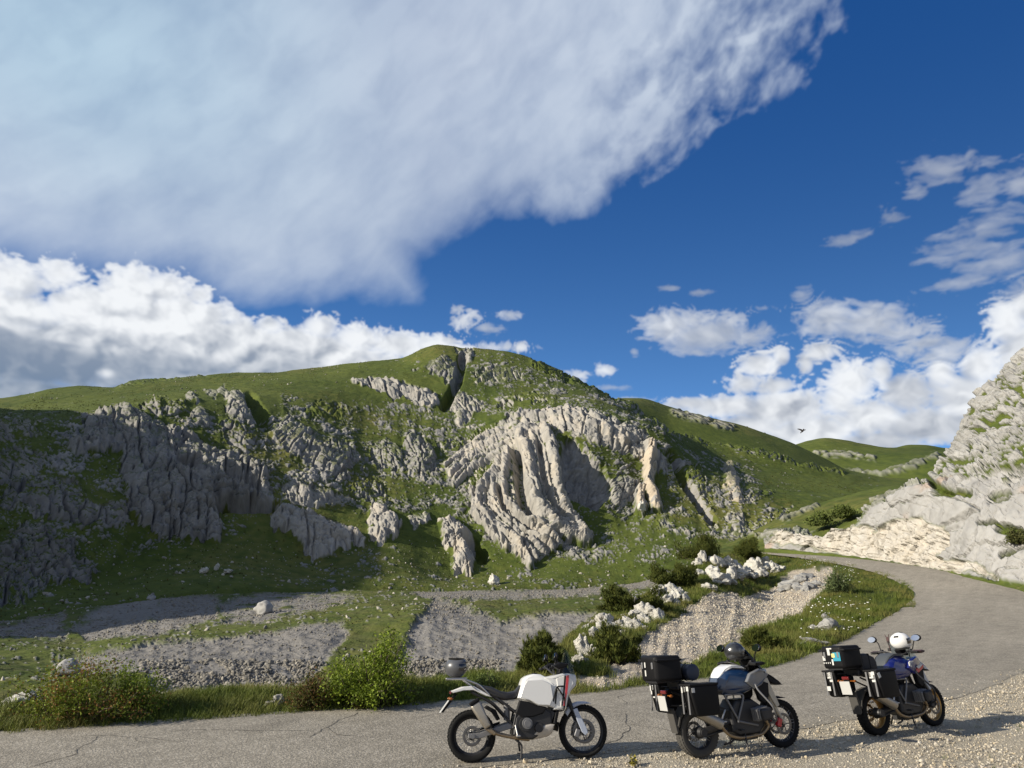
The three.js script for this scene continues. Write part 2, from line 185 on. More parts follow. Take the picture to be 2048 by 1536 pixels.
const FACES = rock(`161,843 200,818 258,813 290,826 330,852 387,865 410,896 490,905 540,948 551,1008 501,1012 448,1008 440,1085 358,1085 315,1076 251,1030 240,951 240,908 200,904 143,915 136,893 165,872 | 9 86 15 3.2 0.45 0.12
0,960 72,951 157,955 165,1000 250,1008 262,1050 215,1055 170,1062 120,1044 60,1034 0,1018 | 4 70 14 2.2 0.4 0.3
0,1090 50,1044 93,1051 143,1083 154,1119 200,1148 172,1172 107,1168 54,1205 0,1215 -60,1150 | 5 65 11 2.4 0.35 0.3
-20,843 60,840 105,863 60,882 0,888 | 2.5 35 9 1.4 0.7 0.3
-10,905 40,893 92,915 82,950 30,968 -10,962 | 3 40 10 1.8 0.5 0.3
276,802 310,793 365,796 384,820 330,836 285,822 | 3.5 80 10 1.6 0.4 0.25
371,788 392,788 398,804 373,806 | 3 80 9 1.2 0.55
376,825 398,812 425,830 420,856 394,852 | 4 60 9 1.4 0.6
410,780 450,771 458,792 420,798 | 2.5 90 9 1.2 0.5
453,783 480,780 500,798 512,835 542,845 532,860 490,852 450,834 | 6 75 11 2 0.7
436,845 470,838 502,865 522,890 490,908 448,880 | 4 60 10 1.8 0.5 0.3
535,868 580,828 604,850 645,880 705,900 705,972 650,952 600,922 558,900 | 5 -42 12 2.6 0.65 0.15
560,970 580,958 622,968 662,985 705,1002 665,1014 600,1014 570,1006 | 4 80 9 1.8 0.7
546,1012 575,1013 612,1023 652,1038 702,1060 744,1080 722,1097 672,1107 623,1122 585,1082 571,1070 546,1060 | 7 84 11 2.2 0.95 0.03
602,822 642,798 694,815 682,838 620,838 | 2 40 9 1.6 0.5 0.5
911,695 946,695 942,720 914,718 | 2.5 90 8 2 0.6
832,736 858,723 886,716 921,720 924,743 913,774 886,767 863,745 | 4 -62 10 2.2 0.45 0.15
698,765 736,752 767,755 795,759 831,773 867,784 890,817 851,818 820,806 791,795 755,784 727,774 | 5 62 15 3 0.75 0.05
886,820 904,791 926,784 946,791 967,804 956,827 935,853 913,853 909,830 | 4.5 70 9 2.2 0.85
942,743 987,730 1030,738 1053,754 1030,767 994,770 956,763 | 2.5 75 9 1.7 0.85 0.2
988,820 1022,791 1065,788 1112,800 1065,810 1022,818 | 2.5 70 8 1.6 0.75 0.25
992,852 1022,833 1065,824 1100,820 1144,816 1190,826 1244,844 1287,860 1312,890 1336,920 1332,946 1312,962 1300,932 1279,919 1226,907 1197,893 1158,880 1129,864 1100,852 1060,844 1020,854 | 6 72 12 2.6 0.8 0.06
1118,880 1134,872 1173,906 1211,934 1225,965 1222,999 1199,1022 1159,1010 1127,988 1114,946 | -9 84 8 1.5 0.55 0.02
1221,962 1238,951 1278,960 1280,993 1249,1010 1232,1022 1221,1004 | 4 84 9 1.8 0.6 0.1
1279,900 1290,864 1308,897 1309,944 1306,973 1321,1008 1307,1025 1285,991 1288,961 1279,920 | 7 82 8 1.4 1.7 0
877,1044 894,1038 935,1056 949,1076 950,1112 940,1150 908,1154 899,1115 884,1090 | 8 70 8 1.6 0.95 0.02
734,1044 741,1010 768,1005 781,1030 803,1047 796,1078 761,1090 745,1077 | 6 82 8 1.6 0.9 0.03
816,1033 860,1024 864,1049 828,1058 | 3 85 8 1.4 0.85 0.15
605,868 654,870 686,877 709,883 722,922 692,938 647,935 609,915 | 4 80 11 2.2 0.55 0.2
741,900 772,880 803,900 818,949 790,949 752,936 | 5 68 10 2.4 0.5 0.2
806,879 822,866 845,879 868,900 879,949 851,953 813,953 | 6 70 10 2.4 0.5 0.15
870,886 932,877 927,902 878,908 | 2.5 68 9 1.6 0.6 0.3
672,936 720,930 770,965 776,1010 740,1014 690,985 | 3 70 9 1.8 0.6 0.45
592,962 640,972 674,1000 650,1012 598,992 | 3 78 9 1.7 0.65 0.2
1444,926 1462,920 1477,958 1484,985 1494,1003 1475,1007 1453,987 1446,962 | 4 72 8 1.6 1.5 0.1
1485,997 1542,980 1549,992 1497,1007 | 2 65 8 1.3 0.9 0.3
1453,1030 1465,1016 1490,1028 1495,1052 1487,1075 1468,1072 1451,1060 | 4 70 8 1.6 0.75 0.2
1498,1045 1542,1028 1579,1018 1574,1047 1530,1062 1498,1077 | 2.5 68 8 1.5 0.75 0.35
1313,1035 1337,1028 1343,1056 1319,1062 | 2.5 74 8 1.3 0.8 0.2
1408,1045 1436,1038 1440,1060 1414,1065 | 2.5 74 8 1.3 0.8 0.2
940,860 1000,850 1118,866 1118,1000 1180,1085 1130,1085 1060,1135 1010,1100 940,1040 935,985 890,955 905,925 | 2.5 78 9 1.5 0.9 0.4
1330,918 1346,915 1352,985 1332,990 | 2 84 8 1.2 0.8 0.3
1366,930 1400,925 1436,1040 1410,1050 1385,1000 | 2 68 9 1.5 0.5 0.55
1240,800 1275,805 1343,857 1410,876 1504,894 1600,920 1694,940 1690,948 1590,932 1500,906 1405,888 1338,872 1262,822 | 3 45 8 1.8 0.35 0.35
1060,715 1120,738 1180,766 1240,796 1250,806 1180,784 1110,756 1050,728 | 2 50 8 1.4 0.4 0.5
230,770 300,756 420,748 440,752 300,764 240,778 | 1 20 8 0.8 0.6 0.5`);
const RIBS = ribs(`1044,884 1055,915 1062,972 1069,1015 1087,1042 1112,1064 1140,1082 1176,1084 | 11 5.5 1
1066,880 1080,920 1086,972 1096,1012 1112,1042 1138,1064 1172,1078 | 8 4 0.95
1092,862 1106,900 1112,972 1122,1010 1150,1050 1168,1082 | 9 5 0.9
1019,912 1008,972 1012,1008 1040,1037 1083,1062 1118,1096 | 7 4 1
1001,927 987,972 990,1012 1015,1040 1062,1072 1103,1103 | 6 3.4 0.95
990,945 958,994 962,1022 987,1051 1026,1082 1062,1132 | 7 3.8 1
944,983 951,1026 980,1060 1014,1100 | 6 3 0.95
899,953 933,926 976,897 1022,876 1062,863 1103,877 | 6 3 0.9
909,924 958,893 1001,881 1030,872 | 5 2.4 0.9
1279,992 1281,1018 | 11 6 1.6
1297,900 1299,945 1297,985 1311,1015 | 12 5 1.7`);
{   // thinner beds lie between the main ones, and more above the crown of the arch
  const walk = (p, t) => { const d = [0]; for (let i = 1; i < p.length; i++) d.push(d[i - 1] + Math.hypot(p[i][0] - p[i - 1][0], p[i][1] - p[i - 1][1])); const L = t * d[d.length - 1]; let i = 1; while (i < p.length - 1 && d[i] < L) i++; const q = (L - d[i - 1]) / (d[i] - d[i - 1]); return [lerp(p[i - 1][0], p[i][0], q), lerp(p[i - 1][1], p[i][1], q)]; };
  const add = (p, w, h) => { const P = poly(p); RIBS.push({ p, w, h, tone: 0.9, x0: P.x0, x1: P.x1, y0: P.y0, y1: P.y1 }); }, between = (a, b, f, w, h) => add([...Array(9)].map((_, i) => { const u = walk(RIBS[a].p, i / 8), v = walk(RIBS[b].p, i / 8); return [lerp(u[0], v[0], f), lerp(u[1], v[1], f)]; }), w, h);
  for (const [a, b] of [[3, 4], [4, 5], [5, 6]]) for (const f of [0.34, 0.67]) between(a, b, f, 3.6, 2.2);
  between(0, 1, 0.5, 4, 2); between(1, 2, 0.36, 4, 2.4); between(1, 2, 0.68, 4, 2.4);
  for (const [dx, dy] of [[-4, -9], [-9, -19], [6, 9], [10, 17]]) add(RIBS[7].p.map(([x, y]) => [x + dx, y + dy]), 4, 2.2);
  for (const k of [10, 20, 32]) add([[1010 + k, 850 - k * 0.5], [1060 + k, 838 - k * 0.6], [1110 + k, 836 - k * 0.4], [1160 + k, 850 - k * 0.1], [1215 + k, 880], [1262 + k * 0.6, 915]], 4, 1.8);
}
const HOLES = ribs(`1036,915 1038,960 1044,1000 1060,1040 | 9 6 0.4
1080,900 1086,960 1096,1010 1120,1040 | 6 4.5 0.5
360,945 388,942 | 12 5 0.2
455,960 510,975 | 13 6 0.2
440,1015 500,1012 550,1014 | 12 8 0.2
925,715 915,760 890,815 | 9 6 0.4
500,800 530,850 | 14 5 0
940,1090 960,1110 | 14 5 0
1340,910 1370,965 1425,1040 | 9 5 0.2
1000,985 1010,1030 1080,1080 | 5 3 0.6`);
const ROCKY = [poly(P2('560,800 960,830 940,1000 720,1030 560,960')), poly(P2('-60,840 560,830 560,1020 300,1100 100,1180 -60,1230')), poly(P2('930,850 1340,820 1340,1060 1150,1130 900,1060')), poly(P2('950,700 1260,800 1260,860 950,830')), poly(P2('1320,910 1480,920 1600,1080 1320,1080'))];
const NOISE = {}, CELL3 = {};
function rockShape(c, faces, ribList, holes, scale) {   // sets c.d, c.zone (bare rock 0..1) and c.r (tone)
  const wx = 7 * n3(c.px / 38, c.py / 38, 1.5) + 3.2 * n3(c.px / 11, c.py / 11, 4.5), wy = 7 * n3(c.px / 38, c.py / 38, 8.5) + 3.2 * n3(c.px / 11, c.py / 11, 12.5), x = c.px + wx, y = c.py + wy;
  let best = -26, f = null, H = 0;
  for (const p of faces) { if (x < p.x0 || x > p.x1 || y < p.y0 || y > p.y1) continue; const d = sdist(p, x, y); if (d > -6) { const h = (p.relief < 0 ? 1 : 0.55) * p.relief * (1 - Math.exp(-Math.max(0, d + 1) / 13)); if (Math.abs(h) > Math.abs(H)) H = h; } if (d > best) { best = d; f = p; } }
  let m = sstep(-1, 1.5, best - 1.5 + 5 * n3(c.px / 7, c.py / 7, 21) + 8 * n3(c.px / 19, c.py / 19, 24)), tone = f ? f.tone : 0.7, grass = f ? f.grass : 0.3, d = H;
  const rx = c.px + 0.4 * wx, ry = c.py + 0.4 * wy;
  let ribTop = 0, ribSum = 0;
  for (const q of ribList) { if (rx < q.x0 || rx > q.x1 || ry < q.y0 || ry > q.y1) continue; const l = lineDist(q.p, rx, ry) / (q.w * (0.85 + 0.35 * n3(c.px / 16, c.py / 16, 33))); if (l < 1.3) { const k = Math.sqrt(Math.max(0, 1 - l * l / 1.69)); ribTop = Math.max(ribTop, q.h * k); ribSum += q.h * k; m = Math.max(m, sstep(1.25, 0.8, l)); tone = lerp(tone, q.tone, sstep(1.2, 0.6, l)); grass *= 1 - sstep(1.1, 0.7, l); } }
  d += 0.8 * ribTop + 0.12 * (ribSum - ribTop);
  for (const q of holes) { if (rx < q.x0 || rx > q.x1 || ry < q.y0 || ry > q.y1) continue; const l = lineDist(q.p, rx, ry) / q.w; if (l < 1.4) d -= q.h * sstep(1.4, 0.3, l); }
  let tintc = 0;
  if (m > 0.01) {
    const on = f && best > -6, ca = on ? f.ca : 0.2, sa = on ? f.sa : 0.98, wl = f ? f.wl : 9, rib = on ? f.rib : 1.2;
    const ux = c.px + 5 * n3(c.px / 24, c.py / 24, 51), uy = c.py + 5 * n3(c.px / 24, c.py / 24, 57), u = (ux * -sa + uy * ca) / wl, v = (ux * ca + uy * sa) / wl;
    const lobes = 2 * Math.abs(n3(u * 0.55, v / 3.2, 2.2)) - 0.5, fl = 2 * Math.abs(n3(u * 1.5 + 7, v / 1.6, 5.2)) - 0.5, bed = n3(u * 0.3 + 3, v * 0.3, 7.7), vary = 0.55 + 0.9 * Math.max(0, 0.5 + n3(c.px / 45, c.py / 45, 27));
    cell(u * 0.9, v * 0.4, NOISE); const h1 = NOISE.h, e1 = NOISE.e, d1 = NOISE.d; cell(u * 2.2 + 0.3 * h1, v * 1.15 + 4, NOISE); const h2 = NOISE.h, e2 = NOISE.e, d2 = NOISE.d;
    const dip = (c.px < 850 ? 27 : c.px < 1010 ? -34 : 12) * DEG, bz = (uy * Math.cos(dip) - ux * Math.sin(dip)) / 21 + 0.45 * n3(c.px / 60, c.py / 60, 71), fr = bz - Math.floor(bz), bf = bz * 2.7 + 0.3 * n3(c.px / 25, c.py / 25, 74), ff = bf - Math.floor(bf), strata = (1.0 + 1.0 * hash2(Math.floor(bz), 3)) * (sstep(0, 0.14, fr) * (1 - fr) - 0.4) + 0.75 * hash2(Math.floor(bf), 9) * (sstep(0, 0.2, ff) * (1 - ff) - 0.4);
    const crev = sstep(0.06, 0, Math.abs(n3(u * 0.42 + 9, v / 6, 14.5))) + 0.7 * sstep(0.05, 0, Math.abs(n3(u * 0.25 + 3, v / 1.5 + 5, 18.5))) + 0.8 * sstep(0.4, 0.55, n3(u * 1.3, v * 0.8, 41)), rough = fbm(c.x / 1.5, c.y / 1.5, c.z / 1.5, 2) + 0.6 * n3(c.x / 0.7, c.y / 0.7, c.z / 0.7);
    d += m * (rib * (vary * (0.26 * lobes + 0.11 * fl) + 0.6 * bed + 0.20 * (h1 - 0.5) - 0.16 * d1 * d1 - 0.16 * sstep(0.12, 0, e1) + 0.06 * (h2 - 0.5) - 0.1 * d2 * d2 - 0.08 * sstep(0.2, 0, e2) - 0.72 * crev) + strata + 0.42 * rough + 0.4 * scale * fbm(c.x / 2.2 / scale, c.y / 2.2 / scale, c.z / 2.2 / scale, 3));
    tintc = (h1 - 0.5) * 0.6 + (h2 - 0.5) * 0.5;
  }
  return { m, tone: Math.max(0, tone + 0.3 * tintc), grass, d, best };
}
const GRASSY = [0.062, 0.088, 0.018];
function ground(c, rockM, tone, grass, opt) {   // colour of rock or turf at this place; only what it is made of
  const s = opt.scale, a = fbm(c.x / (26 * s), c.y / (26 * s), c.z / (26 * s), 4), b = n3(c.x / (1.9 * s), c.y / (1.9 * s), c.z / (1.9 * s)), e = n3(c.x / (0.8 * s), c.y / (0.8 * s), c.z / (0.8 * s));
  let r = 0.067 + 0.036 * a + 0.02 * b + 0.012 * e, g = 0.087 + 0.034 * a + 0.021 * b + 0.012 * e, bl = 0.018 + 0.009 * a + 0.004 * b;
  const dry = sstep(0.05, 0.5, fbm(c.x / (60 * s) + 9, c.y / (40 * s), c.z / (60 * s), 4) + 0.25 * b); r = lerp(r, 0.13, dry * 0.6); g = lerp(g, 0.118, dry * 0.6); bl = lerp(bl, 0.036, dry * 0.6);
  if (opt.earth) { const q = sstep(0.35, 0.6, n3(c.x / 3 + 40, c.y / 3, c.z / 3) * 0.6 + 0.5 * e); r = lerp(r, 0.16, q * 0.4); g = lerp(g, 0.125, q * 0.4); bl = lerp(bl, 0.07, q * 0.4); }
  const turf = clamp(sstep(0.5, 0.72, c.ny + 0.22 * b + 0.12 * e + grass * 0.55 - 0.16) * sstep(0, 0.12, grass) * (1 - 0));
  const k = rockM * (1 - turf * clamp(grass * 3 + 0.25));
  if (k > 0.003) {
    const p = fbm(c.x / (7 * s), c.y / (7 * s), c.z / (7 * s), 4), st = n3(c.x / (2.2 * s), c.y / (12 * s), c.z / (2.2 * s)), t1 = clamp(tone, 0, 1), wm = clamp(tone - 0.8 + 0.9 * p, 0, 1) * sstep(0.6, 1, tone + p * 0.5);
    let R = lerp(0.13, 0.31, t1) + 0.07 * p + 0.04 * st + 0.04 * e, G = R * lerp(0.985, 0.955, t1), Bl = R * lerp(0.965, 0.86, t1);
    R += wm * 0.07; G += wm * 0.03; Bl -= wm * 0.012;
    const lichen = sstep(0.15, 0.5, fbm(c.x / (3.5 * s) + 20, c.y / (9 * s), c.z / (3.5 * s), 3) + 0.2 * e) * (1 - 0.7 * t1 * t1); R *= 1 - 0.5 * lichen; G *= 1 - 0.5 * lichen; Bl *= 1 - 0.48 * lichen;
    r = lerp(r, Math.max(0.035, R), k); g = lerp(g, Math.max(0.035, G), k); bl = lerp(bl, Math.max(0.033, Bl), k);
  }
  c.r = Math.max(0.01, r); c.g = Math.max(0.012, g); c.b = Math.max(0.005, bl);
}
const rockBump = (() => { const n = 512, o = {}, t = (u, v, k, s) => { const X = u * k, Y = v * k, w = (a, b) => n3(a, b, s), sx = sstep(0.75, 1, u), sy = sstep(0.75, 1, v); return lerp(lerp(w(X, Y), w(X - k, Y), sx), lerp(w(X, Y - k), w(X - k, Y - k), sx), sy); };
  const d = new Uint8Array(n * n * 4); for (let y = 0; y < n; y++) for (let x = 0; x < n; x++) { const u = x / n, v = y / n; let s = 0, a = 0.5; for (const k of [6, 12, 24, 48, 96]) { s += a * (1 - 2 * Math.abs(t(u, v, k, k))); a *= 0.6; } d.fill(clamp(0.5 + 0.34 * s) * 255, (y * n + x) * 4, (y * n + x) * 4 + 4); }
  const q = new THREE.DataTexture(d, n, n); q.wrapS = q.wrapT = THREE.RepeatWrapping; q.magFilter = THREE.LinearFilter; q.minFilter = THREE.LinearMipmapLinearFilter; q.generateMipmaps = true; q.needsUpdate = true; return q; })();
const terrainMat = (size = 14, depth = 0.5) => { const b = rockBump.clone(); b.repeat.set(1 / size, 1 / size); b.needsUpdate = true; return new THREE.MeshPhysicalMaterial({ vertexColors: true, bumpMap: b, bumpScale: depth, roughness: 0.95, specularIntensity: 0.25 }); };

// ----- the mountain across the valley
const mRows = [
  PT('-3000,1290,116 -1500,1310,146 -900,1300,164 -400,1300,166 0,1285,170 200,1253,180 500,1225,194 850,1222,209 1100,1218,219 1250,1208,229 1400,1163,244 1550,1128,256 1800,1100,274 2100,1100,294'),
  PT('-3000,1240,120 -1500,1260,150 -900,1250,170 -400,1255,172 0,1240,176 200,1208,186 500,1182,200 850,1180,215 1100,1177,225 1250,1167,235 1400,1122,250 1550,1087,262 1800,1062,280 2100,1062,300'),
  PT('-3000,1150,135 -1500,1180,170 -900,1190,190 -400,1195,196 0,1192,202 200,1172,215 450,1082,242 620,1122,236 760,1090,246 920,1154,240 1060,1134,247 1180,1088,265 1300,1022,290 1440,1058,285 1550,1062,287 1800,1035,320 2100,1035,340'),
  PT('-3000,900,180 -1500,950,215 -900,980,225 -400,1000,232 0,1000,238 200,980,252 450,950,272 620,965,276 760,975,290 920,985,290 1060,965,285 1180,955,296 1300,935,318 1440,965,325 1600,998,335 1800,1005,360 2100,1005,380'),
  PT('-3000,560,270 -1500,640,290 -900,740,290 -400,852,282 0,850,292 230,818,312 400,800,332 600,828,345 760,868,350 920,880,350 1060,848,340 1180,828,345 1300,852,350 1440,932,385 1600,970,395 1800,980,420 2100,980,440'),
  PT('-3000,480,350 -1500,560,360 -900,690,360 -400,828,362 0,820,372 230,790,392 400,776,402 600,762,420 760,758,432 900,752,434 1060,768,430 1180,790,428 1300,842,432 1440,906,440 1600,950,440 1694,962,450 1800,968,490 2100,968,520'),
  PT('-3000,400,420 -1500,480,430 -900,640,440 -400,812,450 -150,812,460 0,797,470 50,790,472 100,779,474 170,772,476 225,774,478 260,762,482 330,757,488 450,748,500 560,744,505 600,738,508 640,735,510 700,727,512 760,722,514 800,718,515 825,709,515 845,699,514 880,690,512 905,692,512 930,697,512 960,697,512 1000,700,510 1030,707,508 1060,715,505 1120,741,500 1180,770,495 1230,795,490 1264,808,488 1343,864,480 1410,881,476 1504,897,474 1600,923,480 1694,944,500 1800,958,560 2100,958,590'),
  PT('-3000,420,600 -1500,520,600 -400,840,620 0,830,640 260,800,640 600,780,660 880,740,650 1060,760,640 1264,860,640 1504,940,640 1700,980,660 2100,980,700')];
const SOFTFACE = (c) => 1.6 * fbm(c.x / 34, c.y / 34, c.z / 34, 4) + 0.4 * fbm(c.x / 6, c.y / 6, c.z / 6, 3);
const mountain = loft('mountain', mRows, [4, 70, 130, 130, 75, 75, 20], -38 * DEG, azel(2000, 1000)[0], 1090, {
  material: terrainMat(),
  shape(c) {
    const q = rockShape(c, FACES, RIBS, HOLES, 1);
    // loose rock poking through the turf
    let rocky = 0; for (const p of ROCKY) rocky = Math.max(rocky, sstep(-25, 15, sdist(p, c.px, c.py)));
    const off = 0;
    const mid = fbm(c.x / 13, c.y / 13, c.z / 13, 3), s1 = n3(c.x / 2.6, c.y / 2.1, c.z / 2.6), s2 = n3(c.x / 1.3, c.y / 1.1, c.z / 1.3), low = c.py > 1090 && c.px > 600 ? 0.12 : 0;
    cell((c.px + 4 * s2) / 10 + 3, (c.py + 3 * s1) / 6.5, NOISE); const bh = NOISE.h, bd = NOISE.d; cell((c.px + 2 * s2) / 5 + 3, (c.py + 2 * s1) / 3.6 + 7, NOISE);
    const sp = mid * 1.1 + 0.3 * s1, cover = clamp(lerp(-0.16, 0.06, rocky) + low * 1.2 + sp * lerp(0.5, 0.95, rocky) - (c.t > 4.9 && c.px < 760 ? 0.35 : 0)), on1 = bh < cover ? sstep(0.75, 0.55, bd) : 0, on2 = NOISE.h < cover * 1.15 ? sstep(0.72, 0.5, NOISE.d) : 0, sm = Math.max(on1, on2 * 0.9);
    cell((c.px + 2 * s1) / 2.7 + 3, (c.py + 2 * s2) / 2.2 + 11, CELL3); const on3 = CELL3.h < cover * 1.2 + 0.06 * rocky ? sstep(0.7, 0.5, CELL3.d) : 0;
    const gully = rocky * 0.5 * (1 - 2 * Math.abs(n3(c.px / 34 + 0.4 * n3(c.px / 60, c.py / 60, 2), c.py / 95, 3.3)));
    c.d = q.d + SOFTFACE(c) + (1 - q.m) * ((on1 * (0.3 + 0.7 * bh) * (1 - bd * bd) * 1.3 + on2 * 0.45 * (1 - NOISE.d) + on3 * 0.25) * lerp(0.6, 1, rocky) + gully);
    c.zone = Math.max(q.m, sm, on3 * 0.75); c.r = q.m > sm ? q.tone : sm < 0.3 ? 0.25 : 0.3 + 0.6 * (on1 ? bh : NOISE.h) / Math.max(0.3, cover); c.g = q.m > 0.4 ? q.grass : 0.0;
  },
  color(c) { ground(c, c.zone, c.r, c.g, { scale: 1.6 }); } });

// ----- second ridge and far hills behind it
function hillside(name, rows, steps, x0, x1, nA, amp, rockBand, scale) {
  return loft(name, rows, steps, azel(x0, 900)[0], azel(x1, 900)[0], nA, { material: terrainMat(),
    shape(c) { let m = 0; for (const p of rockBand) m = Math.max(m, sstep(-4, 3, sdist(p, c.px + 6 * n3(c.px / 14, c.py / 9, 2), c.py + 4 * n3(c.px / 10, c.py / 8, 5)))); const sp = n3(c.x / (5 * scale), c.y / (4 * scale), c.z / (5 * scale)) + 0.6 * n3(c.x / (2.4 * scale), c.y / (2 * scale), c.z / (2.4 * scale)), k = Math.max(sstep(0.85, 1, sp) * 0.8, m * sstep(-0.35, 0.05, sp)); c.d = amp * fbm(c.x / (30 * scale), c.y / (30 * scale), c.z / (30 * scale), 4) + k * (0.5 + m) * scale; c.zone = k; c.r = 0.62; c.g = 0.1; },
    color(c) { ground(c, c.zone, c.r, c.g, { scale: scale * 1.6 }); } });
}
// ----- unseen shoulder added beyond the frame, shaped to shade the left of the valley
const PA = (s) => s.trim().split(/\s+/).map((q) => { const [a, r, y] = q.split(',').map(Number); return { a: a * DEG, r, y }; });
loft('shading_shoulder', [PA('-84,150,-20 -72,150,-14 -60,150,-6 -50,160,-4 -37.5,168,-12'), PA('-84,200,0 -72,200,30 -60,205,55 -50,230,52 -37.5,240,38'), PA('-84,250,30 -72,250,58 -60,265,84 -50,290,84 -37.5,300,60'), PA('-84,290,36 -74,295,70 -66,300,98 -58,320,118 -50,360,112 -44,410,98 -37.5,460,86'), PA('-84,400,0 -60,460,60 -50,520,80 -37.5,620,40')], [14, 24, 24, 14], -84 * DEG, -37.4 * DEG, 90, { material: terrainMat(14, 0.9), shape(c) { c.d = 5 * fbm(c.x / 30, c.y / 30, c.z / 30, 4); }, color(c) { ground(c, sstep(0.7, 0.5, c.ny), 0.5, 0.3, { scale: 1.6 }); } });
hillside('ridge', [PT('1150,830,560 1250,850,560 1350,900,560 1500,925,560 1700,990,560 1900,1010,560'), PT('1150,810,640 1250,800,640 1343,830,650 1480,868,650 1586,905,660 1700,950,680 1900,980,700'), PT('1150,800,720 1246,797,720 1276,797,720 1343,815,720 1410,832,722 1480,850,724 1540,871,726 1586,888,728 1640,912,730 1700,940,732 1900,975,740'), PT('1150,830,860 1276,830,860 1480,890,860 1700,980,880 1900,990,900')], [40, 60, 12], 1150, 1900, 300, 1.5, [poly(P2('1343,818 1400,832 1470,852 1460,862 1390,845 1340,830'))], 1.6);
hillside('far_hill', [PT('1450,1020,860 1700,1010,860 1880,1000,860 2100,990,860'), PT('1450,935,1050 1600,925,1050 1700,928,1050 1800,918,1050 1880,915,1050 2100,910,1050'), PT('1450,930,1250 1540,905,1250 1590,890,1250 1620,881,1250 1650,876,1250 1690,880,1250 1730,888,1250 1775,895,1260 1800,896,1300 1840,899,1340 1880,903,1350 2100,910,1350'), PT('1450,960,1500 1650,910,1500 1880,925,1550 2100,930,1550')], [40, 60, 12], 1450, 2100, 260, 4, [poly(P2('1625,902 1690,905 1750,913 1750,921 1690,916 1630,912')), poly(P2('1690,938 1760,945 1820,926 1875,908 1878,916 1830,938 1760,953 1700,950'))], 2.6);
hillside('farther_hill', [PT('1700,930,1500 1850,925,1500 2100,925,1500'), PT('1700,905,1900 1780,897,1900 1815,890,1900 1850,890,1900 1885,896,1900 1950,905,1900 2100,915,1900'), PT('1700,930,2300 1850,915,2300 2100,930,2300')], [60, 12], 1700, 2100, 140, 5, [], 4);
hillside('grassy_mound', [PT('1400,1130,84 1530,1110,96 1620,1095,95 1700,1080,93 1790,1020,95 1900,1000,95'), PT('1400,1100,104 1500,1078,112 1560,1056,114 1620,1040,116 1680,1020,116 1740,1000,114 1800,985,114 1900,972,114'), PT('1400,1098,124 1470,1090,128 1510,1064,134 1545,1043,138 1600,1024,142 1660,1003,144 1740,984,146 1800,971,148 1900,958,148'), PT('1400,1120,180 1600,1060,190 1740,1025,190 1900,1000,190')], [50, 60, 14], 1400, 1900, 300, 1.2, [poly(P2('1740,1000 1790,985 1840,975 1840,983 1790,996 1745,1010')), poly(P2('1500,1072 1560,1058 1600,1056 1600,1066 1540,1078')), poly(P2('1560,1040 1640,1012 1640,1018 1570,1048'))], 0.42);

// ----- valley floor with its screes
const SCREE = ['149,1313 211,1299 308,1282 439,1277 527,1264 615,1244 685,1242 698,1264 665,1299 655,1326 620,1357 585,1400 365,1420 308,1382 286,1346 220,1346 163,1350', '780,1400 785,1340 805,1300 835,1240 870,1196 940,1215 1000,1242 1100,1225 1190,1228 1110,1290 1035,1335 1000,1380 900,1400', '160,1237 206,1212 246,1194 318,1188 329,1229 281,1240', '140,1255 211,1229 308,1240 325,1190 439,1192 433,1235 365,1253 308,1266 176,1276', '440,1204 560,1180 640,1183 720,1192 640,1216 520,1242 450,1242', '818,1182 900,1172 1000,1180 1205,1170 1195,1188 1000,1197 850,1197', '1230,1160 1300,1150 1320,1165 1260,1180', '-40,1195 130,1215 130,1275 -40,1270'].map((s, i) => ({ ...poly(P2(s)), fine: [0, 0, 1, 0, 0.5, 0.7, 0.6, 0][i], thin: [0, 0, 0, 0.15, 0.5, 0.25, 0.2, 0.5][i] }));
const vRows = [
  PT('-1500,1620,26 -400,1560,28 0,1530,30 500,1530,30 1000,1500,32 1300,1470,34 1700,1420,36'),
  PT('-1500,1430,52 -400,1415,58 0,1408,62 400,1418,60 800,1405,62 1100,1375,66 1300,1350,70 1700,1300,74'),
  PT('-1500,1340,74 -400,1330,84 0,1326,88 130,1322,90 250,1300,90 400,1284,92 560,1264,95 640,1248,97 700,1246,98 830,1222,102 900,1232,100 1000,1242,98 1100,1228,100 1200,1215,104 1300,1205,108 1700,1180,110'),
  PT('-1500,1310,108 -400,1300,116 0,1296,120 130,1290,122 250,1266,126 450,1244,130 650,1222,132 830,1202,138 1000,1202,140 1200,1188,148 1300,1182,152 1700,1150,160'),
  PT('-400,1256,174 0,1241,178 200,1209,188 500,1183,202 850,1181,217 1100,1178,227 1250,1168,237 1400,1123,252 1550,1088,264 1800,1063,282'),
  PT('-400,1290,200 0,1275,205 200,1240,215 500,1212,230 850,1208,245 1100,1205,255 1250,1195,265 1400,1150,280 1550,1115,290 1800,1090,310')];
